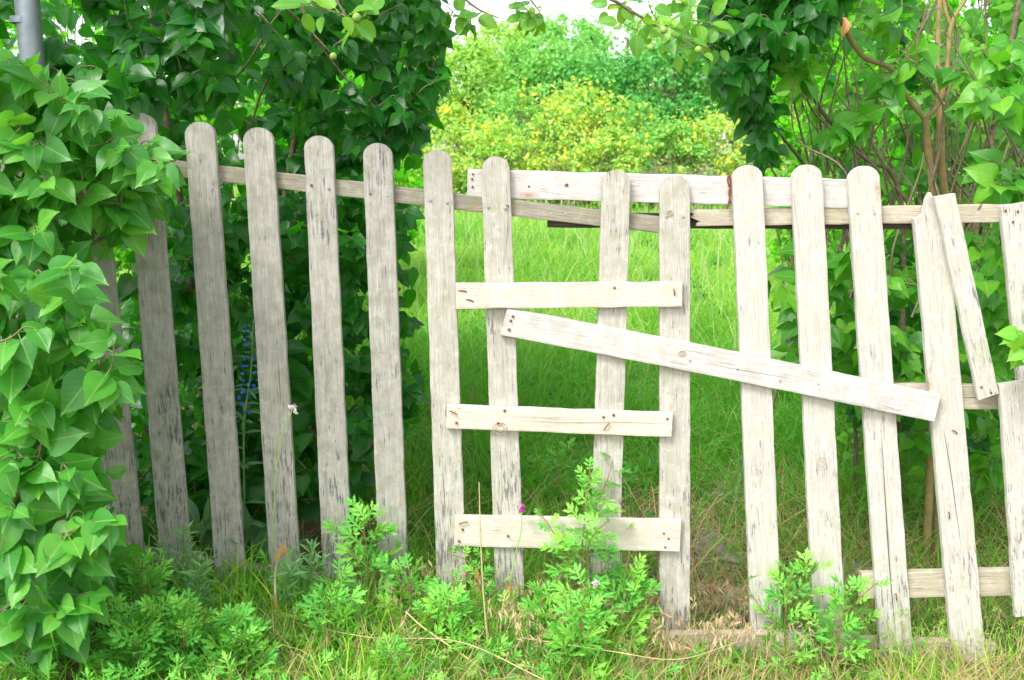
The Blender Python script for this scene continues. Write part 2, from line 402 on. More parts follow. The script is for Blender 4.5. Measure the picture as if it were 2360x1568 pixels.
def mug_leaf(seed, fine=False):
    rg = random.Random(seed)
    V, F, U = [], [], []
    def lobe(p, ang, L, w):
        d = np.array([math.sin(ang), math.cos(ang)]); s = np.array([d[1], -d[0]])
        b = len(V)
        pts = [(0, 0.06), (0.30, 0.30), (0.58, 0.95), (0.60, 0.42), (0.88, 0.62), (0.84, 0.26), (1.12, 0.0), (0.84, -0.26), (0.88, -0.62), (0.60, -0.42), (0.58, -0.95), (0.30, -0.30)]
        for i, (a, q) in enumerate(pts):
            xy = np.array(p) + d * a * L + s * q * w
            V.append((xy[0], xy[1], 0.10 * abs(xy[0]) - 0.22 * xy[1] ** 2 - 0.3 * abs(q * w))); U.append((q * 0.3, a))
        for i in range(1, 11): F.append((b, b + i + 1, b + i))
    lobe((0, 0.50), rg.uniform(-0.1, 0.1), 0.52, 0.15)
    for y, L, a in ((0.08, 0.24, 1.15), (0.28, 0.46, 0.95), (0.50, 0.48, 0.72)):
        for sg in (-1, 1):
            lobe((0, y), sg * (a + rg.uniform(-0.12, 0.12)), L * rg.uniform(0.85, 1.1), 0.11 if not fine else 0.055)
    b = len(V)
    for y, w in ((-0.25, 0.012), (0.0, 0.02), (0.3, 0.045), (0.62, 0.05)):
        V += [(-w, y, -0.22 * y * y + 0.003), (w, y, -0.22 * y * y + 0.003)]; U += [(0, y), (0, y)]
    for k in range(3):
        a = b + 2 * k
        F += [(a, a + 1, a + 3), (a, a + 3, a + 2)]
    return np.array(V), np.array(F), np.array(U)

TM = {}
TM['heart'] = [blade(*HEART, 0.86 + 0.06 * (i % 3), 0.05 + 0.07 * (i % 4), 0.06 + 0.14 * (i % 3), 0.016 + 0.008 * (i % 3), i) for i in range(8)]
TM['ovate'] = [blade(*OVATE, 1.05, 0.15 + 0.1 * (i % 3), 0.15 + 0.12 * (i % 2), 0.018, i, 0.3) for i in range(5)]
TM['lance'] = [blade(*LANCE, 0.85, 0.3, 0.25 + 0.2 * (i % 3), 0.01, i, 0.05) for i in range(4)]
TM['broad'] = [blade(*LANCE, 1.9, 0.25, 0.5 + 0.25 * (i % 3), 0.015, i, 0.05) for i in range(4)]
TM['mug'] = [mug_leaf(i) for i in range(5)]
TM['mugfine'] = [mug_leaf(i + 9, True) for i in range(4)]
_cache = {}
def tmesh(kind, i, mat):
    k = (kind, i, mat)
    if k not in _cache:
        v, f, u = TM[kind][i]
        _cache[k] = np_mesh('leaf', v, f, M[mat], u, smooth=True)
    return _cache[k]

def frame(d, n, s, pos):
    """4x4 with Y along d, Z near n, scale s"""
    d = d / (np.linalg.norm(d) + 1e-9)
    x = np.cross(d, n); x /= np.linalg.norm(x) + 1e-9
    z = np.cross(x, d)
    m = np.eye(4); m[:3, 0] = x * s; m[:3, 1] = d * s; m[:3, 2] = z * s; m[:3, 3] = pos
    return m

def joined(recs, mat, name, parent, kind='stuff', kindmap=None):
    """join leaf records (matrix, kind, idx, rnd) into one mesh"""
    V, F, U, Q, n = [], [], [], [], 0
    by = {}
    for r in recs: by.setdefault((r[1], r[2]), []).append(r)
    for (k, i), rs in by.items():
        v, f, u = TM[k][i]
        A = np.array([r[0] for r in rs]); q = np.array([r[3] for r in rs])
        w = np.einsum('nij,kj->nki', A[:, :3, :3], v) + A[:, None, :3, 3]
        V.append(w.reshape(-1, 3))
        F.append((f[None] + (np.arange(len(rs)) * len(v))[:, None, None]).reshape(-1, 3) + n)
        U.append(np.tile(u, (len(rs), 1))); Q.append(np.repeat(q, len(v)))
        n += len(rs) * len(v)
    o = link(name, np_mesh(name, np.concatenate(V), np.concatenate(F), M[mat], np.concatenate(U), np.concatenate(Q), True), parent)
    o['kind'] = kind
    return o

def leaf_objs(recs, mat, parent, name='leaf'):
    for m, k, i, q in recs:
        link(name, tmesh(k, i, mat), parent, Matrix([[float(c) for c in r] for r in m]))

# ------------------------------------------------------------------ ground
def ground_mat():
    t = NT('soil and moss')
    pos = t.n('NewGeometry').outputs['Position']
    sp = t.n('SeparateXYZ'); t.L(pos, sp.inputs[0])
    n1 = t.noise(pos, 9, 6, 0.65); n2 = t.noise(pos, 60, 4, 0.7); n3 = t.noise(pos, 2.2, 3)
    soil = t.mix(t.mapr(n2, 0.35, 0.65), c4((0.16, 0.115, 0.075)), c4((0.28, 0.22, 0.15)))
    soil = t.mix(t.mapr(n1, 0.50, 0.62), soil, c4((0.10, 0.16, 0.04)))
    far = t.mix(n3, c4((0.12, 0.34, 0.03)), c4((0.22, 0.42, 0.05)))
    col = t.mix(t.mapr(sp.outputs[1], 1.2, 3.5), soil, far)
    bs = t.n('BsdfPrincipled'); t.L(col, bs.inputs['Base Color']); bs.inputs['Roughness'].default_value = 0.95
    bs.inputs['Specular IOR Level'].default_value = 0.15
    bp = t.n('Bump'); bp.inputs['Strength'].default_value = 0.8; bp.inputs['Distance'].default_value = 0.02
    t.L(t.math('ADD', n1, t.math('MULTIPLY', n2, 0.4)), bp.inputs['Height']); t.L(bp.outputs[0], bs.inputs['Normal'])
    t.L(bs.outputs[0], t.out.inputs[0])
    return t.m

def axis(segs):
    out = []
    for a, b, n in segs: out += list(np.linspace(a, b, n, endpoint=False))
    return np.array(out + [segs[-1][1]])
gx = axis([(-400, -30, 8), (-30, -6, 16), (-6, 6, 120), (6, 30, 16), (30, 400, 8)])
gy = axis([(-300, -6, 8), (-6, 6, 120), (6, 30, 30), (30, 500, 8)])
X, Y = np.meshgrid(gx, gy)
gv = np.stack([X, Y, ground(X, Y)], -1).reshape(-1, 3)
nx = len(gx)
ii = (np.arange(len(gy) - 1)[:, None] * nx + np.arange(nx - 1)[None]).ravel()
gf = np.stack([ii, ii + 1, ii + nx + 1, ii + nx], -1)
tag(link('ground', np_mesh('ground', gv, gf, ground_mat(), smooth=True)), 'brown soil and meadow ground under the grass', kind='structure')

# ------------------------------------------------------------------ the fence
def plank(name, parent, p0, p1, w0, w1, Yf, mat, top='flat', th=0.022, sk0=0.0, sk1=0.0, seed=0, prof=None, label=None, bow=0.0):
    """board from picture point p0 (start) to p1 (end) on the plane Yf; widths in picture pixels"""
    a, b = P(p0[0], p0[1], Yf), P(p1[0], p1[1], Yf)
    L = np.linalg.norm(b - a); z = (b - a) / L
    yv = np.array([0, 1.0, 0]); x = np.cross(yv, z)
    wa = w0 * proj(a)[2] / FPX; wb = w1 * proj(b)[2] / FPX
    rg = random.Random(seed * 7 + 3)
    fr = np.array([-1, -0.97, -0.86, -0.66, -0.40, -0.14, 0.14, 0.40, 0.66, 0.86, 0.97, 1.0])
    bev = np.array([0.0030, 0.0008, 0, 0, 0, 0, 0, 0, 0, 0, 0.0008, 0.0030])
    rows = max(8, int(L / 0.04))
    loop = [(f, bv, 0) for f, bv in zip(fr, bev)] + [(f, th - bv, 1) for f, bv in zip(fr[::-1], bev[::-1])]
    phs = [rg.uniform(0, 6) for _ in range(6)]
    V = []
    for r in range(rows + 1):
        v = r / rows
        for f, y, bk in loop:
            hw = (wa * (1 - v) + wb * v) / 2
            xx = f * hw
            z0 = sk0 * xx; 
            if top == 'round':
                z1 = L - hw + math.sqrt(max(hw * hw - xx * xx, 0)) * 0.92
            else: z1 = L + sk1 * xx
            if prof:
                z1 = L + prof(f) ; 
            # crowd rows a little towards the top so that the round end stays smooth
            zz = z0 + (z1 - z0) * v
            e = abs(f) ** 6
            wob = e * (0.0006 * math.sin(zz * 31 + phs[0 if f < 0 else 1]) + 0.0004 * math.sin(zz * 83 + phs[2 if f < 0 else 3])
                       + (0.0012 * max(0, math.sin(zz * 17 + phs[4 if f < 0 else 5]) - 0.9) * -10 * math.copysign(1, f)))
            yy = y + 0.0006 * math.sin(zz * 12 + phs[2]) * (1 - e) + (0.0035 * math.sin(zz * 2.2 + phs[4])) 
            V.append((xx + wob + bow * math.sin(math.pi * v), yy, zz))
    n = len(loop); h = len(fr)
    F = []
    for r in range(rows):
        for j in range(n):
            k = (j + 1) % n
            F.append((r * n + j, r * n + k, (r + 1) * n + k, (r + 1) * n + j))
    for base, flip in ((0, True), (rows * n, False)):
        for j in range(h - 1):
            q = (base + j, base + j + 1, base + n - 2 - j, base + n - 1 - j)
            F.append(q[::-1] if flip else q)
    me = np_mesh(name, V, F, M[mat])
    mw = Matrix([[x[0], yv[0], z[0], a[0]], [x[1], yv[1], z[1], a[1]], [x[2], yv[2], z[2], a[2]], [0, 0, 0, 1]])
    o = link(name, me, parent, mw)
    if label: o['label'] = label
    o['_L'] = L
    return o

def cap_disc(r, h, sides=10):
    V = [(0, -h, 0)]; F = []
    for k in range(sides):
        a = 2 * math.pi * k / sides
        V += [(r * 0.75 * math.cos(a), -h * 0.85, r * 0.75 * math.sin(a)), (r * math.cos(a), 0.001, r * math.sin(a))]
    for k in range(sides):
        i, j = 1 + 2 * k, 1 + 2 * ((k + 1) % sides)
        F += [(0, i, j), (i, i + 1, j + 1), (i, j + 1, j)]
    return V, F
nv, nf_ = cap_disc(0.0042, 0.0016)
NAILM = {k: np_mesh('nail_head', nv, nf_, M[k]) for k in ('nail', 'rust')}

def nail(board, px, py, Yf, kind='nail', s=1.0):
    """a nail head driven into a board (sub-part)"""
    p = P(px, py, Yf)
    o = bpy.data.objects.new('nail_head', NAILM[kind]); COL.objects.link(o); o.parent = board
    m = Matrix.Translation([float(c) for c in (p[0], p[1] - 0.0005, p[2])]) @ Matrix.Diagonal((s, s, s, 1))
    bw = board.parent.location
    o.matrix_basis = board.matrix_basis.inverted() @ Matrix.Translation(-bw) @ m
    return o

def bent_nail(board, px, py, Yf, dx, dy):
    a, b = P(px, py, Yf - 0.002), P(px + dx, py + dy, Yf - 0.003)
    mid = (a + b) / 2 + np.array([0, -0.004, 0.003])
    v, f = tubes([(curve([a, mid, b], 4), 0.0019)], 5)
    o = bpy.data.objects.new('bent_nail', np_mesh('bent_nail', v, f, M['rust'], smooth=True)); COL.objects.link(o); o.parent = board
    o.matrix_basis = board.matrix_basis.inverted() @ Matrix.Translation(-board.parent.location)
    return o

FB = P(1180, 1440, 0)
fence = empty('picket_fence', (0, 0.01, float(ground(0, 0))), 'weathered wooden picket fence with rounded tops and mended gate boards across the meadow opening', 'fence')
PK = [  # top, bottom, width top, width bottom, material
    ((20, 240), (128, 1330), 70, 70, 'wood_grey_shaded'), ((184, 245), (301, 1340), 70, 72, 'wood_grey_shaded'),
    ((318, 257), (410, 1360), 72, 72, 'wood_grey_shaded'), ((459, 278), (534, 1400), 70, 70, 'wood_grey_shaded'),
    ((593, 291), (661, 1410), 70, 70, 'wood_grey_shaded'), ((732, 310), (783, 1420), 68, 68, 'wood_grey_shaded'),
    ((869, 327), (910, 1430), 68, 68, 'wood_grey_shaded'), ((1007, 343), (1044, 1440), 67, 69, 'wood_mid'),
    ((1141, 358), (1178, 1450), 66, 68, 'wood_mid'), ((1421, 389), (1391, 1450), 66, 68, 'wood_mid'),
    ((1556, 401), (1555, 1535), 70, 71, 'wood_mid'), ((1722, 378), (1770, 1510), 70, 71, 'wood_pale'),
    ((1858, 377), (1917, 1510), 71, 73, 'wood_pale'), ((1989, 380), (2070, 1540), 73, 76, 'wood_pale')]
M['wood_mid'] = wood_mat('silvery wood', (0.57, 0.54, 0.475), (0.47, 0.44, 0.38), (0.12, 0.12, 0.13), (0.36, 0.355, 0.25), 0.6, 0.3, 0.8)
pk = []
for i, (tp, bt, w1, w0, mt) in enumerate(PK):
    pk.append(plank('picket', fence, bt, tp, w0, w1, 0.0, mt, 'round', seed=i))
# broken-topped picket: a pointed splinter left of its top
def broken(f):
    return {True: 0.0}.get(False, (-0.075 + 0.072 * math.exp(-((f - 0.05) / 0.30) ** 2) + (0.012 if f > 0.3 else 0)))
p13 = plank('picket', fence, (2238, 1545), (2138, 437), 76, 76, 0.0, 'wood_pale', 'flat', seed=20, prof=broken, label='picket with a split pointed top')
p14 = plank('picket', fence, (2280, 915), (2177, 450), 48, 48, -0.024, 'wood_pale', 'flat', th=0.02, sk0=0.06, sk1=-0.12, seed=21, label='narrow slat leaning across its neighbour')
p15 = plank('picket', fence, (2388, 884), (2346, 470), 76, 76, 0.0, 'wood_pale', 'flat', seed=22)
p16 = plank('picket', fence, (2380, 1417), (2342, 881), 78, 78, -0.023, 'wood_pale', 'flat', seed=23)
r1 = plank('rail', fence, (250, 371), (1520, 519), 37, 38, 0.0245, 'wood_rail', seed=30, th=0.034)
bt_ = plank('rail', fence, (1077, 423), (1958, 447), 65, 67, 0.0255, 'wood_board', seed=31, th=0.02, label='wide pale top board')
def splint(f): return 0.0
r2 = plank('rail', fence, (2480, 489), (1594, 506), 42, 38, 0.026, 'wood_rail2', seed=32, th=0.034, prof=lambda f: 0.012 * math.sin(9 * f) + 0.010 * f, label='rail with a splintered end') if False else None
M['wood_rail2'] = wood_mat('pale rail wood', (0.56, 0.50, 0.40), (0.46, 0.40, 0.31), (0.20, 0.17, 0.14), (0.44, 0.44, 0.26), 0.2, 0.3, 0.0, 1.3)
r2 = plank('rail', fence, (2480, 489), (1600, 503), 42, 38, 0.0265, 'wood_rail2', seed=32, th=0.034,
           prof=lambda f: 0.010 * math.sin(7 * f + 1) + 0.014 * f + 0.006 * math.sin(23 * f), label='rail with a splintered end')
r2b = plank('splinter', fence, (1640, 502), (1588, 498), 26, 9, 0.034, 'wood_rotten', seed=39, th=0.018, prof=lambda f: 0.008 * math.sin(6 * f))
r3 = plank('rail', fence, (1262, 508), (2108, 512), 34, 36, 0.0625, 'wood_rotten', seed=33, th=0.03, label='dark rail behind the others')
r4 = plank('rail', fence, (180, 1262), (1010, 1392), 44, 44, 0.0245, 'wood_rail', seed=34, th=0.03)
r6 = plank('rail', fence, (1985, 1352), (2470, 1342), 63, 64, 0.0245, 'wood_rail2', seed=36, th=0.03)
r7 = plank('rail', fence, (1960, 1492), (2293, 1502), 40, 40, 0.0255, 'wood_rail2', seed=37, th=0.03)
r8 = plank('rail', fence, (2040, 914), (2310, 917), 58, 57, 0.0245, 'wood_rail2', seed=38, th=0.03)
c1 = plank('cross_board', fence, (1051, 683), (1572, 679), 60, 58, -0.0225, 'wood_board', seed=40, th=0.019, label='upper short board nailed across the gate')
c2 = plank('cross_board', fence, (1029, 962), (1549, 981), 56, 58, -0.0225, 'wood_board', seed=41, th=0.019, label='middle short board nailed across the gate')
c3 = plank('cross_board', fence, (1047, 1226), (1568, 1236), 74, 77, -0.0225, 'wood_board', seed=42, th=0.019, label='lower short board nailed across the gate')
c4b = plank('cross_board', fence, (1161, 741), (2161, 941), 66, 66, -0.0245, 'wood_board2', seed=43, th=0.02, sk0=-0.05, sk1=0.03, bow=-0.004, label='long diagonal board nailed across the pickets') if False else None
M['wood_board2'] = wood_mat('grey board wood', (0.63, 0.605, 0.575), (0.56, 0.535, 0.505), (0.30, 0.26, 0.22), (0.46, 0.42, 0.37), -0.2, 0.3, 0.0, 0.8)
c4b = plank('cross_board', fence, (1161, 742), (2160, 941), 66, 66, -0.0245, 'wood_board2', seed=43, th=0.02, sk0=-0.05, sk1=0.03, bow=-0.004, label='long diagonal board nailed across the pickets')
bt_.data.materials[0] = M['wood_board2']
r5 = plank('rail', fence, (1436, 1491), (1968, 1487), 66, 66, -0.0305, 'wood_rail2', seed=35, th=0.028, label='low rail in front of the pickets')
# nails
for i, (b, e) in enumerate(((2, 383), (3, 396), (4, 412), (5, 431), (6, 448), (7, 465), (8, 480))):
    tp, bt = PK[b][0], PK[b][1]
    cx = tp[0] + (bt[0] - tp[0]) * (e - tp[1]) / (bt[1] - tp[1])
    for s in (-20, 19):
        nail(pk[b], cx + s, e + s * 0.1 + R.uniform(-2, 2), 0.0, 'nail' if R.random() < 0.75 else 'rust')
for b, e in ((9, 498), (10, 500), (11, 494), (12, 491), (13, 490)):
    tp, bt = PK[b][0], PK[b][1]
    cx = tp[0] + (bt[0] - tp[0]) * (e - tp[1]) / (bt[1] - tp[1])
    for s in (-20, 19): nail(pk[b], cx + s, e + R.uniform(-4, 4), 0.0, 'nail' if R.random() < 0.7 else 'rust')
nail(p13, 2150, 490, 0.0); nail(pk[11], 1722, 428, 0.0)
for q in ((2193, 470), (2196, 478)): nail(p14, *q, -0.024, 'rust')
for q in ((2262, 893), (2284, 905)): nail(p14, *q, -0.024, 'rust', 0.9)
for q in ((2326, 906), (2350, 924), (2343, 1140)): nail(p16, *q, -0.023, 'rust', 0.9)
for q in ((2318, 486), (2346, 488), (2335, 512)): nail(p15, *q, 0.0, 'rust', 0.9)
for q in ((1164, 662), (1416, 664), (1172, 684)): nail(c1, *q, -0.0225, 'rust', 1.1)
bent_nail(c1, 1553, 667, -0.0225, 1, 14); bent_nail(c1, 1074, 691, -0.0225, 18, 5); bent_nail(c1, 1056, 671, -0.0225, 20, 2)
for q in ((1163, 947), (1414, 957), (1391, 962), (1538, 966), (1148, 976), (1052, 975)): nail(c2, *q, -0.0225, 'rust')
bent_nail(c2, 1392, 992, -0.0225, 12, -16); bent_nail(c2, 1036, 948, -0.0225, 18, 8)
for q in ((1066, 1221), (1058, 1248), (1171, 1236), (1303, 1242), (1410, 1243), (1530, 1230), (1541, 1242), (1533, 1262)): nail(c3, *q, -0.0225, 'rust')
bent_nail(c3, 1058, 1209, -0.0225, 20, -6)
for q in ((1177, 740), (1173, 760), (1182, 730)): nail(c4b, *q, -0.0245, 'rust')
for q in ((1590, 831), (1700, 851), (1798, 878), (1886, 886), (2056, 910), (1996, 899)): nail(c4b, *q, -0.0245, 'nail')
for q in ((2120, 930), (2108, 944)): nail(c4b, *q, -0.0245, 'rust')
for q in ((1090, 402), (1088, 413), (1089, 431)): nail(bt_, *q, 0.0255, 'rust', 0.8)
nail(bt_, 1306, 427, 0.0255, 'rust', 1.4); nail(bt_, 1219, 430, 0.0255, 'rust', 0.8)
for q in ((1269, 493), (1304, 493)): nail(r1, *q, 0.0245, 'nail')
bent_nail(p13, 2268 - 60, 1000, 0.0, 14, 8) if False else bent_nail(p13, 2194, 992, 0.0, 12, 8)
bent_nail(pk[13], 2040, 1160, 0.0, 2, 14) if False else None
bent_nail(p13, 2186, 1180, 0.0, 1, 16); bent_nail(pk[13], 2064, 1468 - 100, 0.0, 2, 16)
nail(r5, 1624, 1510, -0.0305, 'rust', 1.2)
bent_nail(r2, 2262, 470, 0.0265, -8, 14)
for q in ((1167, 474),): bent_nail(pk[8], q[0], q[1], 0.0, 6, 4)

M['knot'] = plain_mat('knot wood', (0.55, 0.42, 0.30), 0.8, 0, 0.4, 160)
M['dark_line'] = plain_mat('dark crack', (0.10, 0.08, 0.07), 0.9, 0, 0.3, 60)
def ontop(board, name, paths, mat, sides=5):
    v, f = tubes(paths, sides)
    o = bpy.data.objects.new(name, np_mesh(name, v, f, M[mat], smooth=True)); COL.objects.link(o); o.parent = board
    o.matrix_basis = board.matrix_basis.inverted() @ Matrix.Translation(-board.parent.location)
def knot(board, x, y, Yf, rx, ry, rings=(1.0,), ang=0.0):
    ps = []
    for q in rings:
        th = np.linspace(0, 2 * math.pi, 25)
        pts = np.array([P(x + q * (rx * math.cos(a) * math.cos(ang) - ry * math.sin(a) * math.sin(ang)), y + q * (rx * math.cos(a) * math.sin(ang) + ry * math.sin(a) * math.cos(ang)), Yf - 0.0002) for a in th])
        ps.append((pts, np.full(25, 0.0011) * (0.5 + 0.5 * np.abs(np.sin(th * 1.5 + q)))))
    ontop(board, 'knot', ps, 'knot')
def crack(board, pts, Yf, w=0.0009):
    c = curve([P(a, b, Yf + 0.0002) for a, b in pts], 5)
    ontop(board, 'crack', [(c, np.sin(np.linspace(0.15, 3.0, len(c))) * w * 0.6)], 'dark_line', 4)
knot(c1, 1218, 697, -0.0225, 32, 12, (1.0, 0.93)); knot(c2, 1152, 987, -0.0225, 16, 13, (1.0, 1.6, 2.1, 0.5) if False else (1.0, 0.6))
knot(c4b, 1572, 815, -0.0245, 9, 6, (1.0, 0.5)); knot(pk[12], 1854, 456, 0.0, 15, 14, (1.0, 0.5)); knot(pk[12], 1894, 1070, 0.0, 10, 14, (1.0, 0.5))
knot(pk[11], 1718, 560, 0.0, 6, 10, (1.0, 0.6)); knot(pk[10], 1544, 492, 0.0, 7, 7, (1.0, 0.5)); knot(pk[12], 1854, 558, 0.0, 6, 6)
crack(c2, [(1190, 968), (1300, 974), (1420, 973), (1545, 978)], -0.0225); crack(c2, [(1150, 960), (1250, 962), (1390, 965)], -0.0225, .0006)
crack(bt_, [(1893, 443), (1925, 449), (1957, 451)], 0.0255, 0.0014); crack(r8, [(2205, 916), (2260, 916), (2308, 912)], 0.0245, 0.0014)
crack(pk[13], [(2032, 1010), (2042, 1180), (2052, 1330), (2066, 1480)], 0.0, 0.0022); crack(pk[13], [(2003, 400), (2008, 470), (2012, 560)], 0.0, 0.0008)
crack(c1, [(1060, 666), (1180, 668), (1290, 680)], -0.0225, .0006); crack(c1, [(1190, 690), (1400, 678), (1560, 676)], -0.0225, .0006)
crack(c4b, [(1620, 836), (1760, 862), (1900, 884)], -0.0245, .0007); crack(c4b, [(1900, 915), (2000, 925), (2100, 948)], -0.0245, .0008)
crack(pk[9], [(1432, 398), (1436, 440), (1434, 490)], 0.0, 0.0016); crack(pk[9], [(1408, 690), (1404, 880), (1398, 1100)], 0.0, 0.0008)
crack(p13, [(2166, 940), (2190, 1080), (2215, 1260)], 0.0, 0.0015); crack(r6, [(2000, 1362), (2080, 1356), (2180, 1360)], 0.0245, .0008)
crack(pk[8], [(1168, 425), (1170, 520), (1160, 620)], 0.0, 0.0008); crack(r1, [(820, 448), (900, 452), (980, 466)], 0.0245, .0008)
crack(r5, [(1560, 1480), (1660, 1478), (1780, 1482)], -0.0305, .0008)
for b, x, y, h in ((3, 478, 300, 60), (4, 640, 820, 120), (5, 745, 700, 150), (5, 765, 1100, 120), (6, 860, 350, 90), (7, 1020, 1080, 120), (2, 385, 1070, 50), (3, 515, 1150, 100), (10, 1575, 1420, 60), (11, 1740, 1400, 80)):
    crack(pk[b], [(x, y), (x + 4, y + h * .5), (x + h * .06, y + h)], 0.0, 0.0011)

# rusty strap hanging over the top board
v, f = tubes([(curve([P(1683, 398, 0.02), P(1677, 415, 0.012), P(1683, 440, 0.018), P(1680, 465, 0.012), P(1675, 482, 0.016)], 5), [0.0025] * 21),
              (curve([P(1678, 398, 0.018), P(1684, 420, 0.02), P(1680, 445, 0.014), P(1684, 470, 0.02)], 5), [0.002] * 16)], 6)
tag(link('wire_tie', np_mesh('wire_tie', v, f, M['rust'], smooth=True)), 'rusty twisted wire tie hanging over the wide top board', 'wire')

# metal pole behind the bush
pa, pb = P(168, 1230, 0.11), P(52, -120, 0.11)
pole = empty('metal_pole', (pa[0], 0.11, pa[2]), 'grey galvanised metal pole half hidden in the lilac beside the fence', 'pole')
tube_obj('tube', [(curve([pa, pb], 12), 0.034)], M['pole'], pole, 20)
tube_obj('collar', [(curve([P(55, 55, 0.11), P(54, 40, 0.11)], 3), 0.0365)], M['pole'], pole, 20)

# ------------------------------------------------------------------ bushes
def in_poly(x, y, poly):
    c = False; j = len(poly) - 1
    for i in range(len(poly)):
        xi, yi = poly[i]; xj, yj = poly[j]
        if (yi > y) != (yj > y) and x < (xj - xi) * (y - yi) / (yj - yi) + xi: c = not c
        j = i
    return c

class Plant:
    def __init__(s, root, mat, kind):
        s.root, s.mat, s.kind = root, mat, kind
        s.recs, s.twigs, s.nodes = [], [], []
    def stem(s, pts, r0, r1, mat, name='stem', n=8):
        c = curve(pts, n)
        tube_obj(name, [(c, np.linspace(r0, r1, len(c)))], M[mat], s.root, 8)
        s.nodes += list(c[len(c) // 4:])
    def grow(s, tips, size, out=(0, -1, 0.35), nodes=5, gap=0.035, droop=0.55, tr=0.0022, spread=0.8, facing=0.7, minlen=0.1, upd=0.35):
        N = np.array(s.nodes)
        d0 = [np.min(np.linalg.norm(N - t, axis=1)) for t in tips]
        for k in np.argsort(d0):
            t = tips[k]
            N = np.array(s.nodes)
            dd = np.linalg.norm(N - t, axis=1) + 0.6 * np.maximum(0, N[:, 2] - t[2] + 0.05)
            a = N[np.argmin(dd)]
            L = np.linalg.norm(t - a)
            perp = np.array([NR.normal(), NR.normal(), 0.4]) * 0.12 * L
            c = curve([a, a * 0.65 + t * 0.35 + perp, a * 0.3 + t * 0.7 + perp * 0.7 + np.array([0, 0, 0.1 * L]), t], 5)
            s.twigs.append((c, np.linspace(tr * (1.0 + 1.8 * min(L, 1)), tr * 0.5, len(c))))
            s.nodes += list(c[4::4])
            s.leaves(c, size, out, nodes, gap, droop, spread, facing, upd)
    def leaves(s, c, size, out, nodes, gap, droop, spread, facing, upd):
        td = c[-1] - c[-3]; td = td / (np.linalg.norm(td) + 1e-9)
        seg = np.linalg.norm(np.diff(c, axis=0), axis=1); cum = np.concatenate([[0], np.cumsum(seg[::-1])])
        rc = c[::-1]
        rot = NR.uniform(0, math.pi)
        out = np.array(out, float); out /= np.linalg.norm(out)
        for i in range(nodes):
            q = i * gap + (0 if i == 0 else NR.uniform(-0.01, 0.01))
            if q > cum[-1]: break
            pos = np.array([np.interp(q, cum, rc[:, j]) for j in range(3)])
            a = np.cross(td, [0.3, 0.2, 0.9]); a /= np.linalg.norm(a) + 1e-9; b = np.cross(td, a)
            th = rot + i * math.pi / 2 + NR.normal() * 0.25
            sd = a * math.cos(th) + b * math.sin(th)
            sc = size * (0.55 + 0.5 * min(1, (i + 0.6) / 2.2)) * NR.uniform(0.78, 1.12)
            pair = [1, -1] if s.kind == 'heart' else [1]
            if s.kind != 'heart': th += 1.0
            for sg in pair:
                if NR.random() < 0.08: continue
                d = sg * sd * spread + td * (0.55 if i < 2 else 0.2) + np.array([0, 0, -droop]) + NR.normal(size=3) * 0.22 + out * 0.15
                n = out * facing + np.array([0, 0, upd]) + NR.normal(size=3) * 0.33
                d /= np.linalg.norm(d) + 1e-9
                pet = 0.26 * sc
                p = pos + d * pet
                s.recs.append((frame(d, n, sc, p), s.kind, int(NR.integers(len(TM[s.kind]))), float(NR.random())))
    def filler(s, pts, size, out=(0, -0.8, 0.5), rnd=0.6):
        out = np.array(out, float)
        for p in pts:
            d = NR.normal(size=3) * 0.7 + np.array([0, 0, -0.7]); n = out + NR.normal(size=3) * rnd
            s.recs.append((frame(d, n, size * NR.uniform(0.7, 1.1), p), s.kind, int(NR.integers(len(TM[s.kind]))), float(NR.random())))

PLANTS = []
def tips_in(poly, n, y0, y1, power=1.0, dist=None):
    xs = [p[0] for p in poly]; ys = [p[1] for p in poly]
    out = []; tries = 0
    while len(out) < n and tries < n * 60:
        tries += 1
        x = NR.uniform(min(xs), max(xs)); y = NR.uniform(min(ys), max(ys))
        if not in_poly(x, y, poly): continue
        t = P(x, y, y0 + (y1 - y0) * NR.random() ** power)
        if t[2] < ground(t[0], t[1]) + 0.04: continue
        if -10 < x < 120 and y < 135 and t[1] < 0.4: continue
        out.append(t)
    return out

# --- front-left lilac growing over the fence
rt = empty('lilac_bush', (-1.75, -0.35, float(ground(-1.75, -0.35))), 'lilac bush with large bright heart shaped leaves growing in front of the leftmost pickets', 'bush', 'lilac bushes along the fence')
A = Plant(rt, 'lilac_near', 'heart'); PLANTS.append(A)
b0 = np.array([-1.75, -0.35, float(ground(-1.75, -0.35)) - 0.03])
for pts in ([b0, P(-40, 1100, -0.3), P(-30, 700, -0.25), P(60, 400, -0.2), P(140, 260, -0.2)],
            [b0 + [0.08, 0.1, 0], P(60, 1200, -0.3), P(100, 950, -0.25), P(90, 700, -0.2), P(180, 470, -0.15)],
            [b0 + [-0.1, -0.05, 0], P(-60, 1300, -0.5), P(40, 1150, -0.6), P(80, 1080, -0.65)]):
    A.stem(pts, 0.012, 0.005, 'bark')
A.stem([P(60, 700, -0.2), P(120, 640, -0.2), P(200, 570, -0.2), P(270, 540, -0.18), P(330, 560, -0.16)], 0.006, 0.003, 'bark', 'branch')
A.grow(tips_in([(-120, 130), (150, 120), (215, 190), (235, 260), (280, 260), (370, 330), (380, 420), (300, 470), (250, 500), (230, 560), (200, 600), (-120, 640)], 135, -0.5, -0.08), 0.078, (0.05, -1, 0.35))
A.grow(tips_in([(-120, 560), (120, 600), (190, 560), (215, 600), (170, 640), (150, 720), (260, 760), (280, 900), (240, 960), (-120, 960)], 92, -0.75, -0.12), 0.085, (0.1, -1, 0.4))
A.grow(tips_in([(-120, 940), (200, 960), (300, 1020), (310, 1080), (250, 1200), (330, 1300), (280, 1400), (180, 1480), (-120, 1560)], 118, -0.75, -0.15), 0.085, (0.1, -1, 0.45))
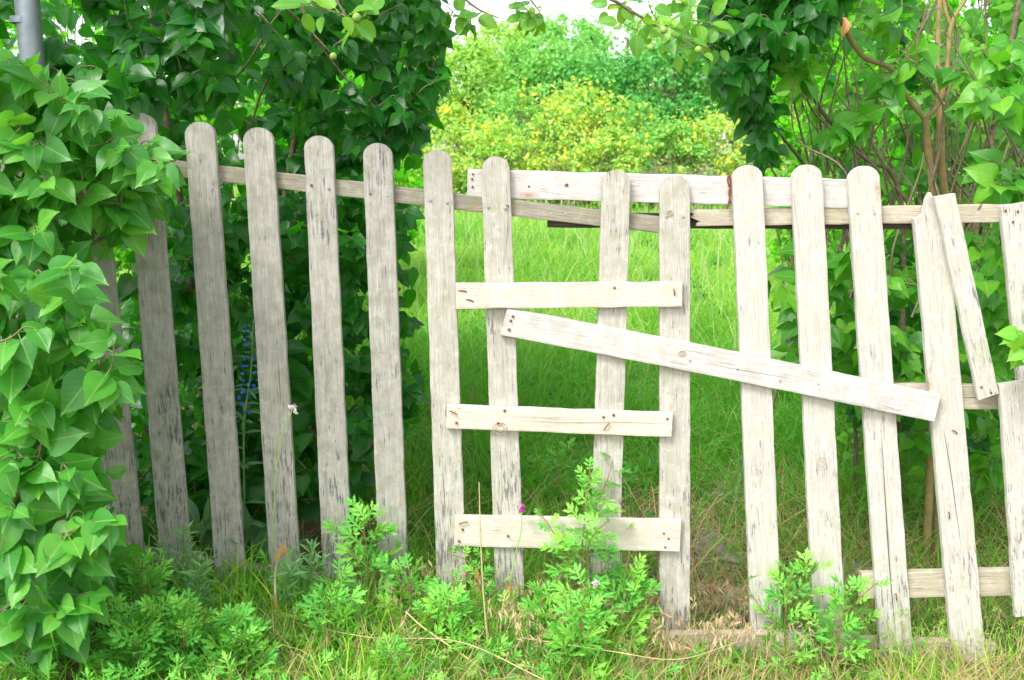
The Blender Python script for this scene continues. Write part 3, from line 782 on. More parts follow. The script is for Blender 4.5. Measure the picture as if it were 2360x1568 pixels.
A.grow(tips_in([(-300, -200), (-60, -100), (-60, 800), (-300, 900)], 26, -0.6, -0.1), 0.085)

A.grow([P(x, y, -.12) for x, y in ((370, 350), (360, 400), (330, 440), (290, 300), (385, 375), (300, 480))], 0.078, (0.1, -1, .35), nodes=3)
# --- behind-left lilac: big, dark
rt = empty('lilac_bush', (-1.2, 0.9, float(ground(-1.2, 0.9))), 'tall dark lilac bush behind the grey left pickets, arching over towards the opening', 'bush', 'lilac bushes along the fence')
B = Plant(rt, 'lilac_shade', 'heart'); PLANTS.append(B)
def gp(x, y, dz=-0.03): return np.array([x, y, float(ground(x, y)) + dz])
for pts in ([gp(-1.2, 0.95), [-1.25, 1.0, 1.0], [-1.3, 0.9, 1.9], [-1.2, 0.7, 2.7]],
            [gp(-1.1, 1.0), [-0.95, 1.05, 0.9], [-0.75, 0.95, 1.7], [-0.4, 0.75, 2.3]],
            [gp(-1.3, 0.9), [-1.7, 0.9, 0.9], [-1.9, 0.7, 1.8], [-1.9, 0.5, 2.4]],
            [gp(-1.0, 1.05), [-0.7, 1.3, 0.8], [-0.55, 1.5, 1.5], [-0.5, 1.7, 2.3]],
            [gp(-0.9, 0.9), [-0.7, 0.8, 0.55], [-0.6, 0.75, 1.0]]):
    B.stem(pts, 0.020, 0.006, 'bark')
# bare branches seen at the top
for pts in ([P(640, 0, 0.35), P(700, 60, 0.4), P(780, 160, 0.45), P(850, 250, 0.5)], [P(690, -20, 0.3), P(710, 60, 0.32), P(760, 120, 0.35)],
            [P(590, 20, 0.5), P(650, 110, 0.5), P(600, 220, 0.55), P(570, 330, 0.6)], [P(480, 230, 0.6), P(560, 160, 0.5), P(620, 60, 0.5)]):
    B.stem(pts, 0.005, 0.003, 'bark', 'branch')
left_wall = [(-200, -150), (1010, -150), (1020, 60), (1025, 170), (1000, 290), (950, 380), (930, 480), (950, 640), (960, 780), (960, 900), (920, 990), (840, 1060), (700, 1150), (500, 1200), (300, 1260), (-200, 1300)]
B.grow(tips_in([(600, -150), (1010, -150), (1015, 60), (1020, 170), (1000, 290), (930, 350), (800, 330), (640, 300)], 330, 0.35, 1.3), 0.068, (0.55, -0.8, 0.15), droop=0.75, facing=0.9, upd=0.25)
B.grow(tips_in([(-200, -150), (640, -150), (520, 40), (500, 200), (300, 260), (-200, 260)], 110, -0.05, 0.35), 0.078, (0.1, -1, 0.3))
B.grow(tips_in([(-200, -150), (700, -150), (700, 400), (-200, 400)], 90, 0.6, 1.6), 0.08)
B.grow(tips_in([(360, 480), (930, 420), (935, 640), (950, 800), (960, 900), (920, 990), (840, 1060), (700, 1150), (500, 1200), (300, 1260), (100, 1260)], 380, 0.25, 1.0), 0.072, (0.35, -0.9, 0.35))
B.grow(tips_in([(330, 1020), (900, 960), (850, 1130), (600, 1200), (340, 1270)], 70, 0.15, 0.6), 0.075, (0.2, -1, .5), droop=.3)
B.grow(tips_in([(300, 300), (930, 330), (930, 640), (300, 640)], 90, 0.7, 1.5), 0.08)
B.filler(tips_in(left_wall, 1500, 1.2, 2.4), 0.085)
# canopy above the frame: unseen, extends the bush to shade the left fence
cano = [np.array([NR.uniform(-2.4, -0.1), NR.uniform(-0.1, 1.8), NR.uniform(2.35, 2.9)]) for _ in range(80)]
B.grow(cano, 0.09, (0, -0.4, 1))

# --- right lilac
rt = empty('lilac_bush', (1.25, 1.1, float(ground(1.25, 1.1))), 'open lilac bush with tan forked stems behind the pale right pickets', 'bush', 'lilac bushes along the fence')
C = Plant(rt, 'lilac_mid', 'heart'); PLANTS.append(C)
M['lilac_mid'] = leaf_mat('lilac leaf mid', ((0.045, 0.23, 0.018), (0.09, 0.35, 0.024), (0.20, 0.50, 0.03)), (0.28, 0.50, 0.12), (0.16, 0.62, 0.02), 0.38, 0.40)
yb = 0.75
base = gp(P(2165, 900, yb)[0], yb)
C.stem([base, P(2160, 700, yb), P(2150, 460, yb), P(2138, 340, yb), P(2133, 272, yb)], 0.015, 0.012, 'bark_light', 'trunk', 8)
C.stem([P(2133, 276, yb), P(2090, 225, yb), P(2055, 160, yb - .03), P(1990, 130, yb), P(1945, 60, yb), P(1900, -60, yb)], 0.009, 0.009, 'bark_light', 'branch')
C.stem([P(2133, 276, yb), P(2165, 235, yb), P(2182, 160, yb), P(2192, 60, yb), P(2230, -10, yb), P(2260, -80, yb)], 0.010, 0.006, 'bark_light', 'branch')
C.stem([P(2192, 62, yb), P(2178, 20, yb), P(2170, -60, yb)], 0.007, 0.005, 'bark_light', 'branch')
C.stem([base + [0.08, 0.1, 0], P(2185, 600, yb + .1), P(2172, 400, yb + .1), P(2165, 250, yb + .1), P(2160, 120, yb + .15), P(2170, -60, yb + .2)], 0.016, 0.009, 'bark_light', 'trunk')
C.stem([gp(P(2100, 700, 1.0)[0], 1.0), P(2080, 500, 1.0), P(1990, 360, 1.0), P(1890, 250, 1.0), P(1830, 120, 1.0), P(1800, -60, 1.0)], 0.011, 0.006, 'bark', 'trunk')
C.stem([gp(P(2230, 700, 1.1)[0], 1.1), P(2250, 500, 1.1), P(2290, 300, 1.1), P(2330, 100, 1.1), P(2360, -60, 1.1)], 0.015, 0.008, 'bark', 'trunk')
C.stem([gp(P(2000, 800, 1.2)[0], 1.2), P(1960, 600, 1.2), P(1880, 420, 1.2), P(1760, 260, 1.1), P(1680, 120, 0.9), P(1640, 60, 0.8)], 0.009, 0.004, 'bark', 'trunk')
for k in range(95):      # thin bare stems and twigs inside the bush
    x0 = R.uniform(1850, 2420); y0 = R.uniform(380, 800); yy = R.uniform(0.5, 1.7)
    x1 = x0 + R.uniform(-260, 200); y1 = y0 - R.uniform(250, 560)
    a, b = P(x0, y0, yy), P(x1, y1, yy + R.uniform(-.3, .3))
    c = curve([a, (a * 0.6 + b * 0.4) + NR.normal(size=3) * 0.04, (a * 0.25 + b * 0.75) + NR.normal(size=3) * 0.04, b], 6)
    C.twigs.append((c, np.linspace(0.0050, 0.0015, len(c)))); C.nodes += list(c[6::6])
# dark leaf mass overhanging the opening
C.grow(tips_in([(1820, 60), (2360, 0), (2420, 460), (2200, 440), (1900, 330)], 85, 0.9, 1.6), 0.060, (-0.1, -1, 0.5))
C.grow([P(x, y, yy) for x, y, yy in ((2150, 90, .6), (2090, 125, .6), (2180, 165, .62), (2210, 165, .6), (2035, 190, .6), (2060, 240, .6), (2000, 270, .6), (1960, 290, .62), (1930, 320, .6), (2230, 240, .55), (2290, 160, .5), (2010, 30, .6), (1860, 150, .6), (1840, 200, .6), (2080, 40, .6), (2330, 220, .5), (2240, 90, .5))], 0.085, (-0.1, -1, 0.5), nodes=3)
C.grow(tips_in([(2220, 120), (2420, 60), (2420, 560), (2260, 450)], 24, 0.1, 0.5), 0.085, (-0.1, -1, 0.5))
C.grow(tips_in([(1780, 560), (2360, 560), (2420, 1120), (2250, 1110), (2000, 1010), (1900, 900), (1780, 860), (1760, 700)], 120, 0.35, 1.0), 0.078, (-0.2, -1, 0.5))
C.grow([np.array([NR.uniform(0.9, 2.4), NR.uniform(0.3, 1.9), NR.uniform(2.4, 2.9)]) for _ in range(30)], 0.085, (0, -0.4, 1))
C.grow(tips_in([(1800, -100), (2420, -100), (2420, 430), (1850, 400)], 60, 1.3, 2.0), 0.075, (-0.1, -1, 0.5))
C.filler(tips_in([(1740, -100), (2420, -100), (2420, 1000), (2050, 940), (1850, 860), (1760, 500), (1790, 300)], 420, 1.3, 2.3), 0.07)

# --- dark lilac overhanging the right side of the opening
rt = empty('lilac_bush', (0.95, 1.35, float(ground(0.95, 1.35))), 'dark glossy lilac mass overhanging the right side of the opening', 'bush', 'lilac bushes along the fence')
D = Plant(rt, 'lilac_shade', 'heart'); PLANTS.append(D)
D.stem([gp(1.0, 1.35), [1.03, 1.3, 0.7], [0.98, 1.1, 1.4], [0.85, 0.8, 2.0], [0.75, 0.6, 2.4]], 0.009, 0.006, 'bark')
D.stem([gp(1.05, 1.4), [1.25, 1.4, 0.8], [1.5, 1.3, 1.6], [1.8, 1.2, 2.3]], 0.008, 0.006, 'bark')
D.grow(tips_in([(1640, -120), (2050, -120), (1900, 60), (1760, 150), (1730, 250), (1650, 220), (1620, 120)], 150, 0.35, 1.0), 0.078, (-0.5, -0.8, 0.25), droop=0.7)
D.grow(tips_in([(1720, 200), (1790, 200), (1800, 350), (1760, 400), (1720, 330)], 34, 0.6, 1.1), 0.07, (-0.4, -0.8, 0.3))
D.grow(tips_in([(1790, 560), (2420, 560), (2420, 1080), (2250, 1090), (2000, 990), (1850, 840), (1780, 700)], 100, 1.0, 1.7), 0.074, (-0.2, -1, 0.5))
D.grow(tips_in([(1800, -100), (2420, -100), (2420, 430), (1850, 400)], 40, 1.4, 2.2), 0.074, (-0.1, -1, 0.5))

# --- sprig at the right edge, in front of the fence
rt = empty('lilac_sprig', (1.78, -0.05, float(ground(1.78, -0.05))), 'lilac sprig poking in over the flat topped boards at the fence end', 'plant')
E = Plant(rt, 'lilac_young', 'heart'); PLANTS.append(E)
E.stem([gp(1.78, -0.05), P(2500, 1000, -0.1), P(2460, 850, -0.15), P(2400, 790, -0.15)], 0.006, 0.003, 'bark')
E.grow([P(2355, 770, -0.15), P(2365, 800, -0.18), P(2385, 760, -0.1)], 0.085, (-0.1, -1, 0.4), nodes=3)

# --- apple branches hanging in from above
def apple(label, pts, tips, size, nodes=5, fruits=(), mat='apple'):
    rt = empty('apple_branch', pts[0], label, 'branch', 'apple tree branches hanging in from above')
    Q = Plant(rt, mat, 'ovate'); PLANTS.append(Q)
    Q.stem(pts, 0.007, 0.002, 'bark', 'stem')
    Q.grow(tips, size, (0, -1, 0.3), nodes=nodes, gap=0.022, droop=0.45, facing=0.6, tr=0.0018, spread=1.0)
    for (x, y, yy) in fruits:
        import bmesh
        bm = bmesh.new(); bmesh.ops.create_icosphere(bm, subdivisions=2, radius=0.011)
        me = bpy.data.meshes.new('apple'); bm.to_mesh(me); bm.free(); me.shade_smooth(); me.materials.append(M['fruit'])
        link('apple', me, rt, Matrix.Translation([float(c) for c in P(x, y, yy)]))
    return Q
apple('apple branch with round yellow green leaves before the dark lilac', [P(740, -120, -0.25), P(760, -30, -0.25), P(800, 40, -0.25)],
      [P(745, 30, -0.25), P(790, 30, -0.27), P(820, 60, -0.25), P(850, 40, -0.22), P(700, 20, -0.25), P(830, 20, -0.25)], 0.075, 5, ((822, 40, -0.3), (768, 130, 0.1)), 'apple')
apple('apple branch with sparse leaves and a bare twig tip at the sky gap', [P(1000, -140, 0.5), P(1060, -20, 0.5), P(1100, 20, 0.5), P(1150, 42, 0.5)],
      [P(1060, 50, 0.5), P(1085, 60, 0.5), P(1040, 30, 0.55), P(1020, 60, 0.6), P(1070, 20, .5), P(1010, 10, .55)], 0.06, 4)
apple('short dark leaved apple branch hanging in the middle of the sky gap', [P(1170, -160, 0.4), P(1200, -40, 0.4), P(1245, 30, 0.42)],
      [P(1215, 30, 0.4), P(1240, 50, 0.4), P(1200, 10, 0.45), P(1250, 20, 0.4), P(1185, 5, 0.4), P(1225, 10, .4), P(1230, 60, .4), P(1205, 40, .42)], 0.055, 5)
apple('leafy apple branch with small fruits sweeping down at the opening beside the right lilac',
      [P(1250, -120, 0.1), P(1360, -30, 0.12), P(1430, 10, 0.15), P(1470, 35, 0.15), P(1530, 70, 0.2), P(1580, 100, 0.2)],
      [P(1420, 60, 0.12), P(1470, 80, 0.15), P(1500, 30, 0.2), P(1540, 60, 0.15), P(1560, 120, 0.15), P(1600, 90, 0.2), P(1620, 120, 0.2), P(1520, 100, 0.15),
       P(1580, 60, 0.25), P(1640, 70, 0.3), P(1450, 0, 0.2), P(1600, 30, 0.3), P(1550, 0, 0.3), P(1630, 140, 0.2), P(1400, 20, 0.2), P(1490, -10, 0.2), P(1570, 90, 0.2), P(1640, 20, 0.3), P(1660, 110, 0.3), P(1510, 60, 0.2), P(1580, 20, .3)], 0.062, 5, ((1530, 70, 0.1), (1500, 110, 0.1), (1610, 115, 0.12)))

# --- young lilac shoots under the right pickets
for k, (x, y, h, lab) in enumerate(((1990, 1200, 0.30, 'thin lilac shoot between the second and third rounded pickets from the bare patch'),
                                    (1965, 1120, 0.25, 'small lilac shoot growing just below the end of the diagonal board'),
                                    (2120, 1190, 0.34, 'young lilac shoot with pale lime leaves behind the split topped picket'),
                                    (2175, 1210, 0.20, 'shortest lime lilac shoot near the low rail of the right fence end'),
                                    (2300, 1180, 0.30, 'lilac shoot with dark broad leaves beside the flat end board'),
                                    (2245, 1090, 0.30, 'upright lilac shoot under the leaning slat'),
                                    (1800, 960, 0.3, 'lilac shoot beside the first pale picket past the gate'))):
    g = G(x, y)
    rt = empty('lilac_shoot', g, lab, 'plant', 'young lilac shoots under the right bush')
    Q = Plant(rt, 'lilac_young', 'heart'); PLANTS.append(Q)
    top = g + np.array([R.uniform(-.04, .04), R.uniform(-.03, .03), h])
    c = curve([g, g * .5 + top * .5 + np.array([0.015, 0, 0]), top], 6)
    Q.stem([g, g * .5 + top * .5 + np.array([0.015, 0, 0]), top], 0.003, 0.0015, 'stem_red')
    Q.leaves(c, 0.068, (-0.1, -1, 0.7), 7, 0.045, 0.3, 1.0, 0.6, 0.7)

# ---- which leaves show: a coarse depth buffer decides which become objects of their own
CELL = 8
GW, GH = 2360 // CELL, 1568 // CELL
owner = -np.ones((GH, GW), int)
fmask = np.zeros((GH, GW), bool)
cy, cx = np.mgrid[0:GH, 0:GW]; cx = cx * CELL + CELL / 2; cy = cy * CELL + CELL / 2
for tp, bt, w1, w0, mt in PK + [((2138, 450), (2238, 1545), 76, 76, '')]:
    xc = tp[0] + (bt[0] - tp[0]) * (cy - tp[1]) / (bt[1] - tp[1])
    fmask |= (np.abs(cx - xc) < w0 / 2) & (cy > tp[1]) & (cy < bt[1])
allr = []
for pi, p in enumerate(PLANTS):
    for ri, r in enumerate(p.recs):
        m = r[0]; s = np.linalg.norm(m[:3, 1])
        c = m[:3, 3] + m[:3, 1] * 0.42
        x, y, z = proj(c)
        if z < 0.3: continue
        allr.append((z, pi, ri, x, y, s * FPX / z, abs(np.dot(m[:3, 2] / s, (c - CAM) / np.linalg.norm(c - CAM))), c[1]))
allr.sort()
score = {}
for z, pi, ri, x, y, sz, fc, wy in allr:
    rad = 0.40 * sz * math.sqrt(max(fc, 0.15))
    i0, i1 = int((x - rad) // CELL), int((x + rad) // CELL); j0, j1 = int((y - rad) // CELL), int((y + rad) // CELL)
    n = 0
    for j in range(max(j0, 0), min(j1 + 1, GH)):
        for i in range(max(i0, 0), min(i1 + 1, GW)):
            if owner[j, i] < 0 and not (wy > 0 and fmask[j, i]) and (i * CELL + 4 - x) ** 2 + (j * CELL + 4 - y) ** 2 < rad * rad:
                owner[j, i] = 1; n += 1
    score[(pi, ri)] = n
for pi, p in enumerate(PLANTS):
    order = sorted(range(len(p.recs)), key=lambda ri: -score.get((pi, ri), 0))
    top = [ri for ri in order[:300] if score.get((pi, ri), 0) >= 1]
    ts = set(top)
    leaf_objs([p.recs[i] for i in top], p.mat, p.root)
    rest = [p.recs[i] for i in range(len(p.recs)) if i not in ts]
    if rest: joined(rest, p.mat, 'foliage', p.root)
    if p.twigs: tube_obj('twigs', p.twigs, M['twig'], p.root, 4, 'stuff')

# ------------------------------------------------------------------ leaf clouds for far shrubs and trees
def cloud(name, centres, rad, n, size, mat, parent, flat=0.5):
    C_ = np.asarray(centres); k = len(C_)
    idx = NR.integers(k, size=n)
    dirs = NR.normal(size=(n, 3)); dirs /= np.linalg.norm(dirs, axis=1)[:, None]
    rr = np.asarray(rad)[idx][:, None] * np.abs(NR.normal(0, 0.62, (n, 1)))
    p = C_[idx] + dirs * rr * np.array([1, 1, 0.8])
    nrm = dirs * 0.6 + np.array([0, -0.2, 0.5]) + NR.normal(size=(n, 3)) * 0.5
    nrm /= np.linalg.norm(nrm, axis=1)[:, None]
    d = NR.normal(size=(n, 3)); d -= nrm * np.sum(d * nrm, 1)[:, None]; d /= np.linalg.norm(d, axis=1)[:, None]
    x = np.cross(d, nrm)
    s = size * NR.uniform(0.6, 1.25, (n, 1))
    v = np.stack([p - d * s * .5, p + x * s * .28 + nrm * s * .08, p + d * s * .5, p - x * s * .28 + nrm * s * .08], 1).reshape(-1, 3)
    b = np.arange(n)[:, None] * 4
    f = np.concatenate([b + [0, 1, 2], b + [0, 2, 3]])
    uv = np.tile(np.array([[0, 0], [.3, .5], [0, 1], [-.3, .5]]), (n, 1))
    o = link(name, np_mesh(name, v, f, M[mat], uv, np.repeat((NR.random(k)[idx] * 0.5 + NR.random(n) * 0.5), 4)), parent)
    o['kind'] = 'stuff'
    return o

def shrub(name, label, cat, group, px, Yd, top_py, wpx, mat, size, n, clumps=26, stems=5, flowers=0, base_lift=0.1, smat='twig', depth=0.7, tree=False):
    x = P(px, 400, Yd)[0]; z0 = float(ground(x, Yd)); dist = proj(np.array([x, Yd, z0]))[2]
    ztop = P(px, top_py, Yd)[2]; w = wpx * dist / FPX / 2; H = ztop - z0
    rt = empty(name, (x, Yd, z0), label, cat, group)
    cs, rs = [], []
    for _ in range(clumps):
        th = NR.uniform(0, 2 * math.pi); u = NR.uniform(0.12 if not tree else 0.35, 1.0)
        env = math.sin(math.pi * min(1, 0.18 + 0.80 * u) ** 1.1) ** 0.6 if not tree else math.sqrt(max(0.05, 1 - ((u - 0.62) / 0.45) ** 2))
        q = NR.random() ** 0.5 * env
        cs.append((x + w * 0.85 * q * math.cos(th), Yd + w * depth * q * math.sin(th), z0 + H * (0.03 + 0.90 * u) - 0.05 * H * q))
        rs.append(w * NR.uniform(0.14, 0.34) * (1.3 if tree else 1))
    paths = []
    for k in range(len(cs)):
        c = np.array(cs[k]); b = np.array([x + NR.normal() * w * 0.12, Yd + NR.normal() * w * 0.1, z0 - 0.03])
        if tree: b = np.array([x, Yd, z0 + H * NR.uniform(0.15, 0.5)])
        paths.append((curve([b, b * .5 + c * .5 + NR.normal(size=3) * 0.06 * w, c], 4), np.linspace(0.011 if not tree else 0.03, 0.003, 9)))
    if tree:
        tube_obj('trunk', [(curve([[x, Yd, z0 - .05], [x + .03, Yd, z0 + H * .4], [x, Yd, z0 + H * .8]], 5), np.linspace(0.09, 0.03, 11))], M['bark'], rt, 8)
        tube_obj('branches', paths, M['bark'], rt, 4, 'stuff')
        cloud('crown', cs, rs, n, size, mat, rt)
    else:
        tube_obj('stems', paths, M[smat], rt, 4, 'stuff')
        cloud('foliage', cs, rs, n, size, mat, rt)
    if flowers:
        sel = [i for i in range(len(cs)) if cs[i][2] > z0 + H * 0.3]
        sel = R.sample(sel, max(1, int(len(sel) * 0.6)))
        cloud('blossoms', [cs[i] for i in sel], [rs[i] * 1.06 for i in sel], flowers, size * 1.15, 'yellow', rt)
    return rt

YB = [(965, 12.5, 330, 170), (1055, 13.0, 245, 190), (1150, 12.4, 290, 170), (1215, 13.6, 195, 200), (1330, 13.0, 200, 210), (1400, 12.2, 300, 160),
      (1460, 13.4, 235, 150), (1545, 12.6, 290, 150), (1640, 12.8, 265, 190), (1735, 12.5, 290, 190), (1840, 13, 270, 200)]
YL = ['yellow flowered shrub at the left end of its row, against the dark lilac', 'tall lime shrub with scattered yellow flowers second in its row',
      'low yellow dotted shrub above the left end of the wide top board', 'highest yellow flowered shrub under the pale tree tops',
      'yellow flowered shrub with the densest golden patch in the middle of the row', 'low yellow sprigged shrub above the slim gate picket',
      'narrow blue green shrub with yellow tips beside the golden patch', 'low shrub with one bright yellow tuft above the gate',
      'shrub with pale yellow flowers right of the dry bare twigs', 'yellow flecked shrub showing at the edge of the right lilac', 'last yellow shrub seen through the right lilac']
for (px, yd, tp, w), lab in zip(YB, YL):
    shrub('flowering_shrub', lab, 'shrub', 'yellow flowering shrubs at the meadow end', px, yd, tp - 15, w * 1.75, {1215: 'far_green', 1460: 'far_green', 1055: 'far_lime', 1545: 'far_green'}.get(px, ('far_lime', 'far_lime2')[int(px / 5) % 2]), 0.075, 4200, 90, flowers=330 if px != 1330 else 700)
# dead twigs in the row
for k, (px, lab) in enumerate(((1515, 'bare dry shrub twigs beneath the bright yellow tuft'), (1600, 'bare branching dry shrub left of the pale yellow shrub'), (1290, 'bare grey twigs under the golden flower patch'))):
    yd = 11.9; x = P(px, 400, yd)[0]; z0 = float(ground(x, yd)); paths = []
    def br(a, d, L, r, lv):
        b = a + d * L
        paths.append((curve([a, (a + b) / 2 + NR.normal(size=3) * L * .06, b], 4), np.linspace(r, r * .6, 9)))
        if lv:
            for _ in range(3):
                nd = d + NR.normal(size=3) * 0.45; nd /= np.linalg.norm(nd); br(a + d * L * NR.uniform(.5, 1), nd, L * 0.7, r * .62, lv - 1)
    for _ in range(4):
        d = np.array([NR.normal() * .4, NR.normal() * .3, 1.0]); d /= np.linalg.norm(d); br(np.array([x, yd, z0 - .02]), d, 0.42, 0.012, 3)
    rt = empty('dry_shrub', (x, yd, z0), lab, 'shrub', 'dry leafless shrubs')
    tube_obj('branches', paths, M['twig_pale'], rt, 4, 'stuff')

TR = [(930, 17.5, 110, 300, 'far_lime'), (1075, 19, 95, 260, 'far_lime'), (1165, 21, 45, 270, 'far_lime'), (1250, 18, 85, 280, 'far_green'), (1290, 24, 15, 240, 'far_green'),
      (1360, 17.2, 120, 260, 'far_teal'), (1440, 20.5, 50, 320, 'far_green'), (1520, 16.2, 120, 280, 'far_teal'), (1600, 19, 20, 360, 'far_lime'), (1700, 17, 0, 360, 'far_green'), (1800, 19, -20, 360, 'far_green'),
      (780, 18, 40, 330, 'far_green'), (600, 17, 20, 330, 'far_green'), (1960, 17, 10, 340, 'far_lime')]
TL = ['pale yellow green tree nearest the dark lilac edge', 'thin topped pale tree below the left of the sky gap', 'light green tree rising into the sky gap with feathery top',
      'mid green tree under the middle of the sky gap', 'highest far tree standing right behind the sky gap', 'rounded blue green tree with billowing crown',
      'light green tree behind the billowing one', 'dark tree with visible trunk and spreading limbs', 'pale tree behind the hanging apple leaves',
      'lime tree at the edge of the right lilac', 'green tree seen through the top of the right lilac', 'far tree hidden behind the dark lilac arch', 'leftmost far tree behind the lilac', 'far lime tree behind the tan lilac stems']
for (px, yd, tp, w, mt), lab in zip(TR, TL):
    shrub('broadleaf_tree', lab, 'tree', 'trees beyond the meadow', px, yd, tp - (45 if px > 1400 else 15), w * 1.1, mt, 0.115, 8500, 60, tree=True, depth=0.8)
# bright hedge shrubs behind both lilacs
HS = [(120, 3.2, -250, 640), (460, 3.8, -200, 560), (730, 4.4, -120, 430), (860, 6.0, 60, 330), (1870, 5.5, 10, 300), (2010, 3.8, -180, 430), (2240, 3.2, -260, 520), (2470, 2.8, -300, 520)]
HL = ['bright hedge shrub filling behind the leftmost pickets', 'lit hedge shrub glinting through the dark lilac centre', 'hedge shrub behind the arch of the dark lilac', 'small hedge shrub beside the meadow under the lilac arch',
      'small bright shrub at the right meadow edge', 'lime shrub behind the thin right lilac twigs', 'bright lime shrub behind the forked tan stems', 'lime shrub at the far right behind the end boards']
for i, ((px, yd, tp, w), lab) in enumerate(zip(HS, HL)):
    shrub('hedge_shrub', lab, 'shrub', 'bright shrubs behind the lilacs', px, yd, tp, w, 'lime_back', 0.06, 13000, 60, depth=0.5)

# ------------------------------------------------------------------ grass
def blades(name, pos, h, w, mat, label, lean=0.35, bend=0.5, kind='stuff', parent=None, flat=None, vary=0.5, rnd=None, straight=False):
    n = len(pos); pos = np.asarray(pos)
    h = np.asarray(h) * NR.uniform(1 - vary, 1 + vary * .6, n); w = np.asarray(w) * NR.uniform(.7, 1.2, n)
    az = NR.uniform(0, 2 * math.pi, n); l = NR.random(n) * lean; bd = NR.random(n) * bend
    dr = np.stack([np.cos(az), np.sin(az), np.zeros(n)], 1)
    # width direction mostly across the view
    wa = NR.normal(0, 0.7, n); wd = np.stack([np.cos(wa), np.sin(wa), np.zeros(n)], 1)
    rows = []
    for t in (0, 0.35, 0.7):
        c = pos + dr * ((l * t + bd * t * t) * h)[:, None] + np.array([0, 0, 1.0]) * ((t - 0.35 * bd * t * t) * h)[:, None]
        ww = (w * (1 - 0.45 * t) * 0.5)[:, None]
        rows += [c - wd * ww, c + wd * ww]
    t = 1.0
    rows.append(pos + dr * ((l + bd) * h)[:, None] + np.array([0, 0, 1.0]) * ((1 - 0.45 * bd) * h)[:, None])
    v = np.stack(rows, 1).reshape(-1, 3)
    b = np.arange(n)[:, None] * 7
    f = np.concatenate([b + q for q in ([0, 1, 3], [0, 3, 2], [2, 3, 5], [2, 5, 4], [4, 5, 6])])
    uv = np.tile(np.array([[-.1, 0], [.1, 0], [-.1, .35], [.1, .35], [-.1, .7], [.1, .7], [0, 1]]), (n, 1))
    q = NR.random(n) if rnd is None else rnd
    o = link(name, np_mesh(name, v, f, M[mat], uv, np.repeat(q, 7)), parent)
    o['kind'] = kind
    if label: o['label'] = label
    return o

def scatter(n, y0, y1, xm, power=1.0, keep=None):
    y = y0 + (y1 - y0) * NR.random(n) ** power
    x = NR.uniform(-1, 1, n) * (xm + 0.56 * (y - CAM_Y))
    if keep is not None:
        k = keep(x, y); x, y = x[k], y[k]
    return np.stack([x, y, ground(x, y) - 0.005], 1)

_lat = NR.random((256, 256))
def patchn(x, y, s, ph=0.0):
    """smooth value noise, two octaves"""
    out = 0
    for k, a in ((1, .6), (2.7, .4)):
        u = x * s * k + 40 + ph * 7; v = y * s * k + 40 + ph * 3
        i, j = np.floor(u).astype(int), np.floor(v).astype(int); fu, fv = u - i, v - j
        fu = fu * fu * (3 - 2 * fu); fv = fv * fv * (3 - 2 * fv)
        g = lambda a_, b_: _lat[a_ % 256, b_ % 256]
        out = out + a * ((g(i, j) * (1 - fu) + g(i + 1, j) * fu) * (1 - fv) + (g(i, j + 1) * (1 - fu) + g(i + 1, j + 1) * fu) * fv)
    return out

def bare(x, y):      # the trodden bare patch behind the gate and along the bushes
    c = ((x - 0.62 - 0.2 * (y - .5)) / 0.46) ** 2 + ((y - 0.55) / 0.85) ** 2
    left = (x < -0.40 - 0.15 * y) & (y > 0.05) & (y < 1.6)
    shade = (x > 0.85) & (y > 0.15) & (y < 1.7)
    k = np.where(c < 1, 0.14, 1.0)
    k = np.where(left, 0.06, k); k = np.where(shade, 0.45, k)
    return NR.random(len(x)) < k

mp = scatter(120000, 2.6, 16.5, 0.6, 0.85)
pn = patchn(mp[:, 0], mp[:, 1], 1.4)
pn2 = patchn(mp[:, 0], mp[:, 1], 4.5, 1.)
blades('meadow_grass', mp, 0.05 + 0.40 * pn * pn2 + 0.05 * pn, 0.0060 * (1 + 0.10 * (mp[:, 1])), 'meadow', 'sunlit tall meadow grass beyond the gate', 0.7, 1.2, rnd=np.clip(pn * .7 + pn2 * .5 - .35 + NR.random(len(mp)) * .5, 0, .99))
ms = scatter(6000, 2.4, 15.5, 0.6, 0.8)
blades('meadow_seed_grass', ms, 0.42, 0.0045 * (1 + 0.10 * ms[:, 1]), 'pale_seed', 'pale seeding grass stalks standing above the meadow', 0.3, 0.5)
mp = scatter(60000, 0.9, 3.6, 0.5, 0.8, bare)
blades('lush_grass', mp, 0.10 + 0.26 * patchn(mp[:, 0], mp[:, 1], 3.0), 0.0055, 'shade_grass', 'lush green grass just behind the gate', 0.7, 1.3, rnd=np.clip(patchn(mp[:, 0], mp[:, 1], 2.3, 2.) * .6 + NR.random(len(mp)) * .4, 0, .99))
mp = scatter(16000, 0.05, 1.0, 0.4, 1.0, bare)
blades('lush_grass', mp, 0.16, 0.005, 'shade_grass', 'shorter shaded grass at the back of the fence foot', 0.7, 0.9)
mp = scatter(6000, 0.3, 3.2, 0.4, 0.9)
blades('dry_grass', mp, 0.20, 0.0048, 'straw', 'dry bent stalks among the lush grass', 1.2, 1.2, vary=.6)
mp = scatter(9000, 0.05, 1.7, 0.3, 1.0, lambda x, y: NR.random(len(x)) < np.where((x > 0.1), 0.75, 0.25))
blades('dry_litter', mp, 0.13, 0.004, 'straw', 'dry straw litter on the bare soil behind the fence', 2.4, 1.6, vary=.6)
fp = scatter(21000, -0.95, 0.08, 0.1)
fp2 = fp[(fp[:, 0] > -0.9) | (NR.random(len(fp)) < .3)]
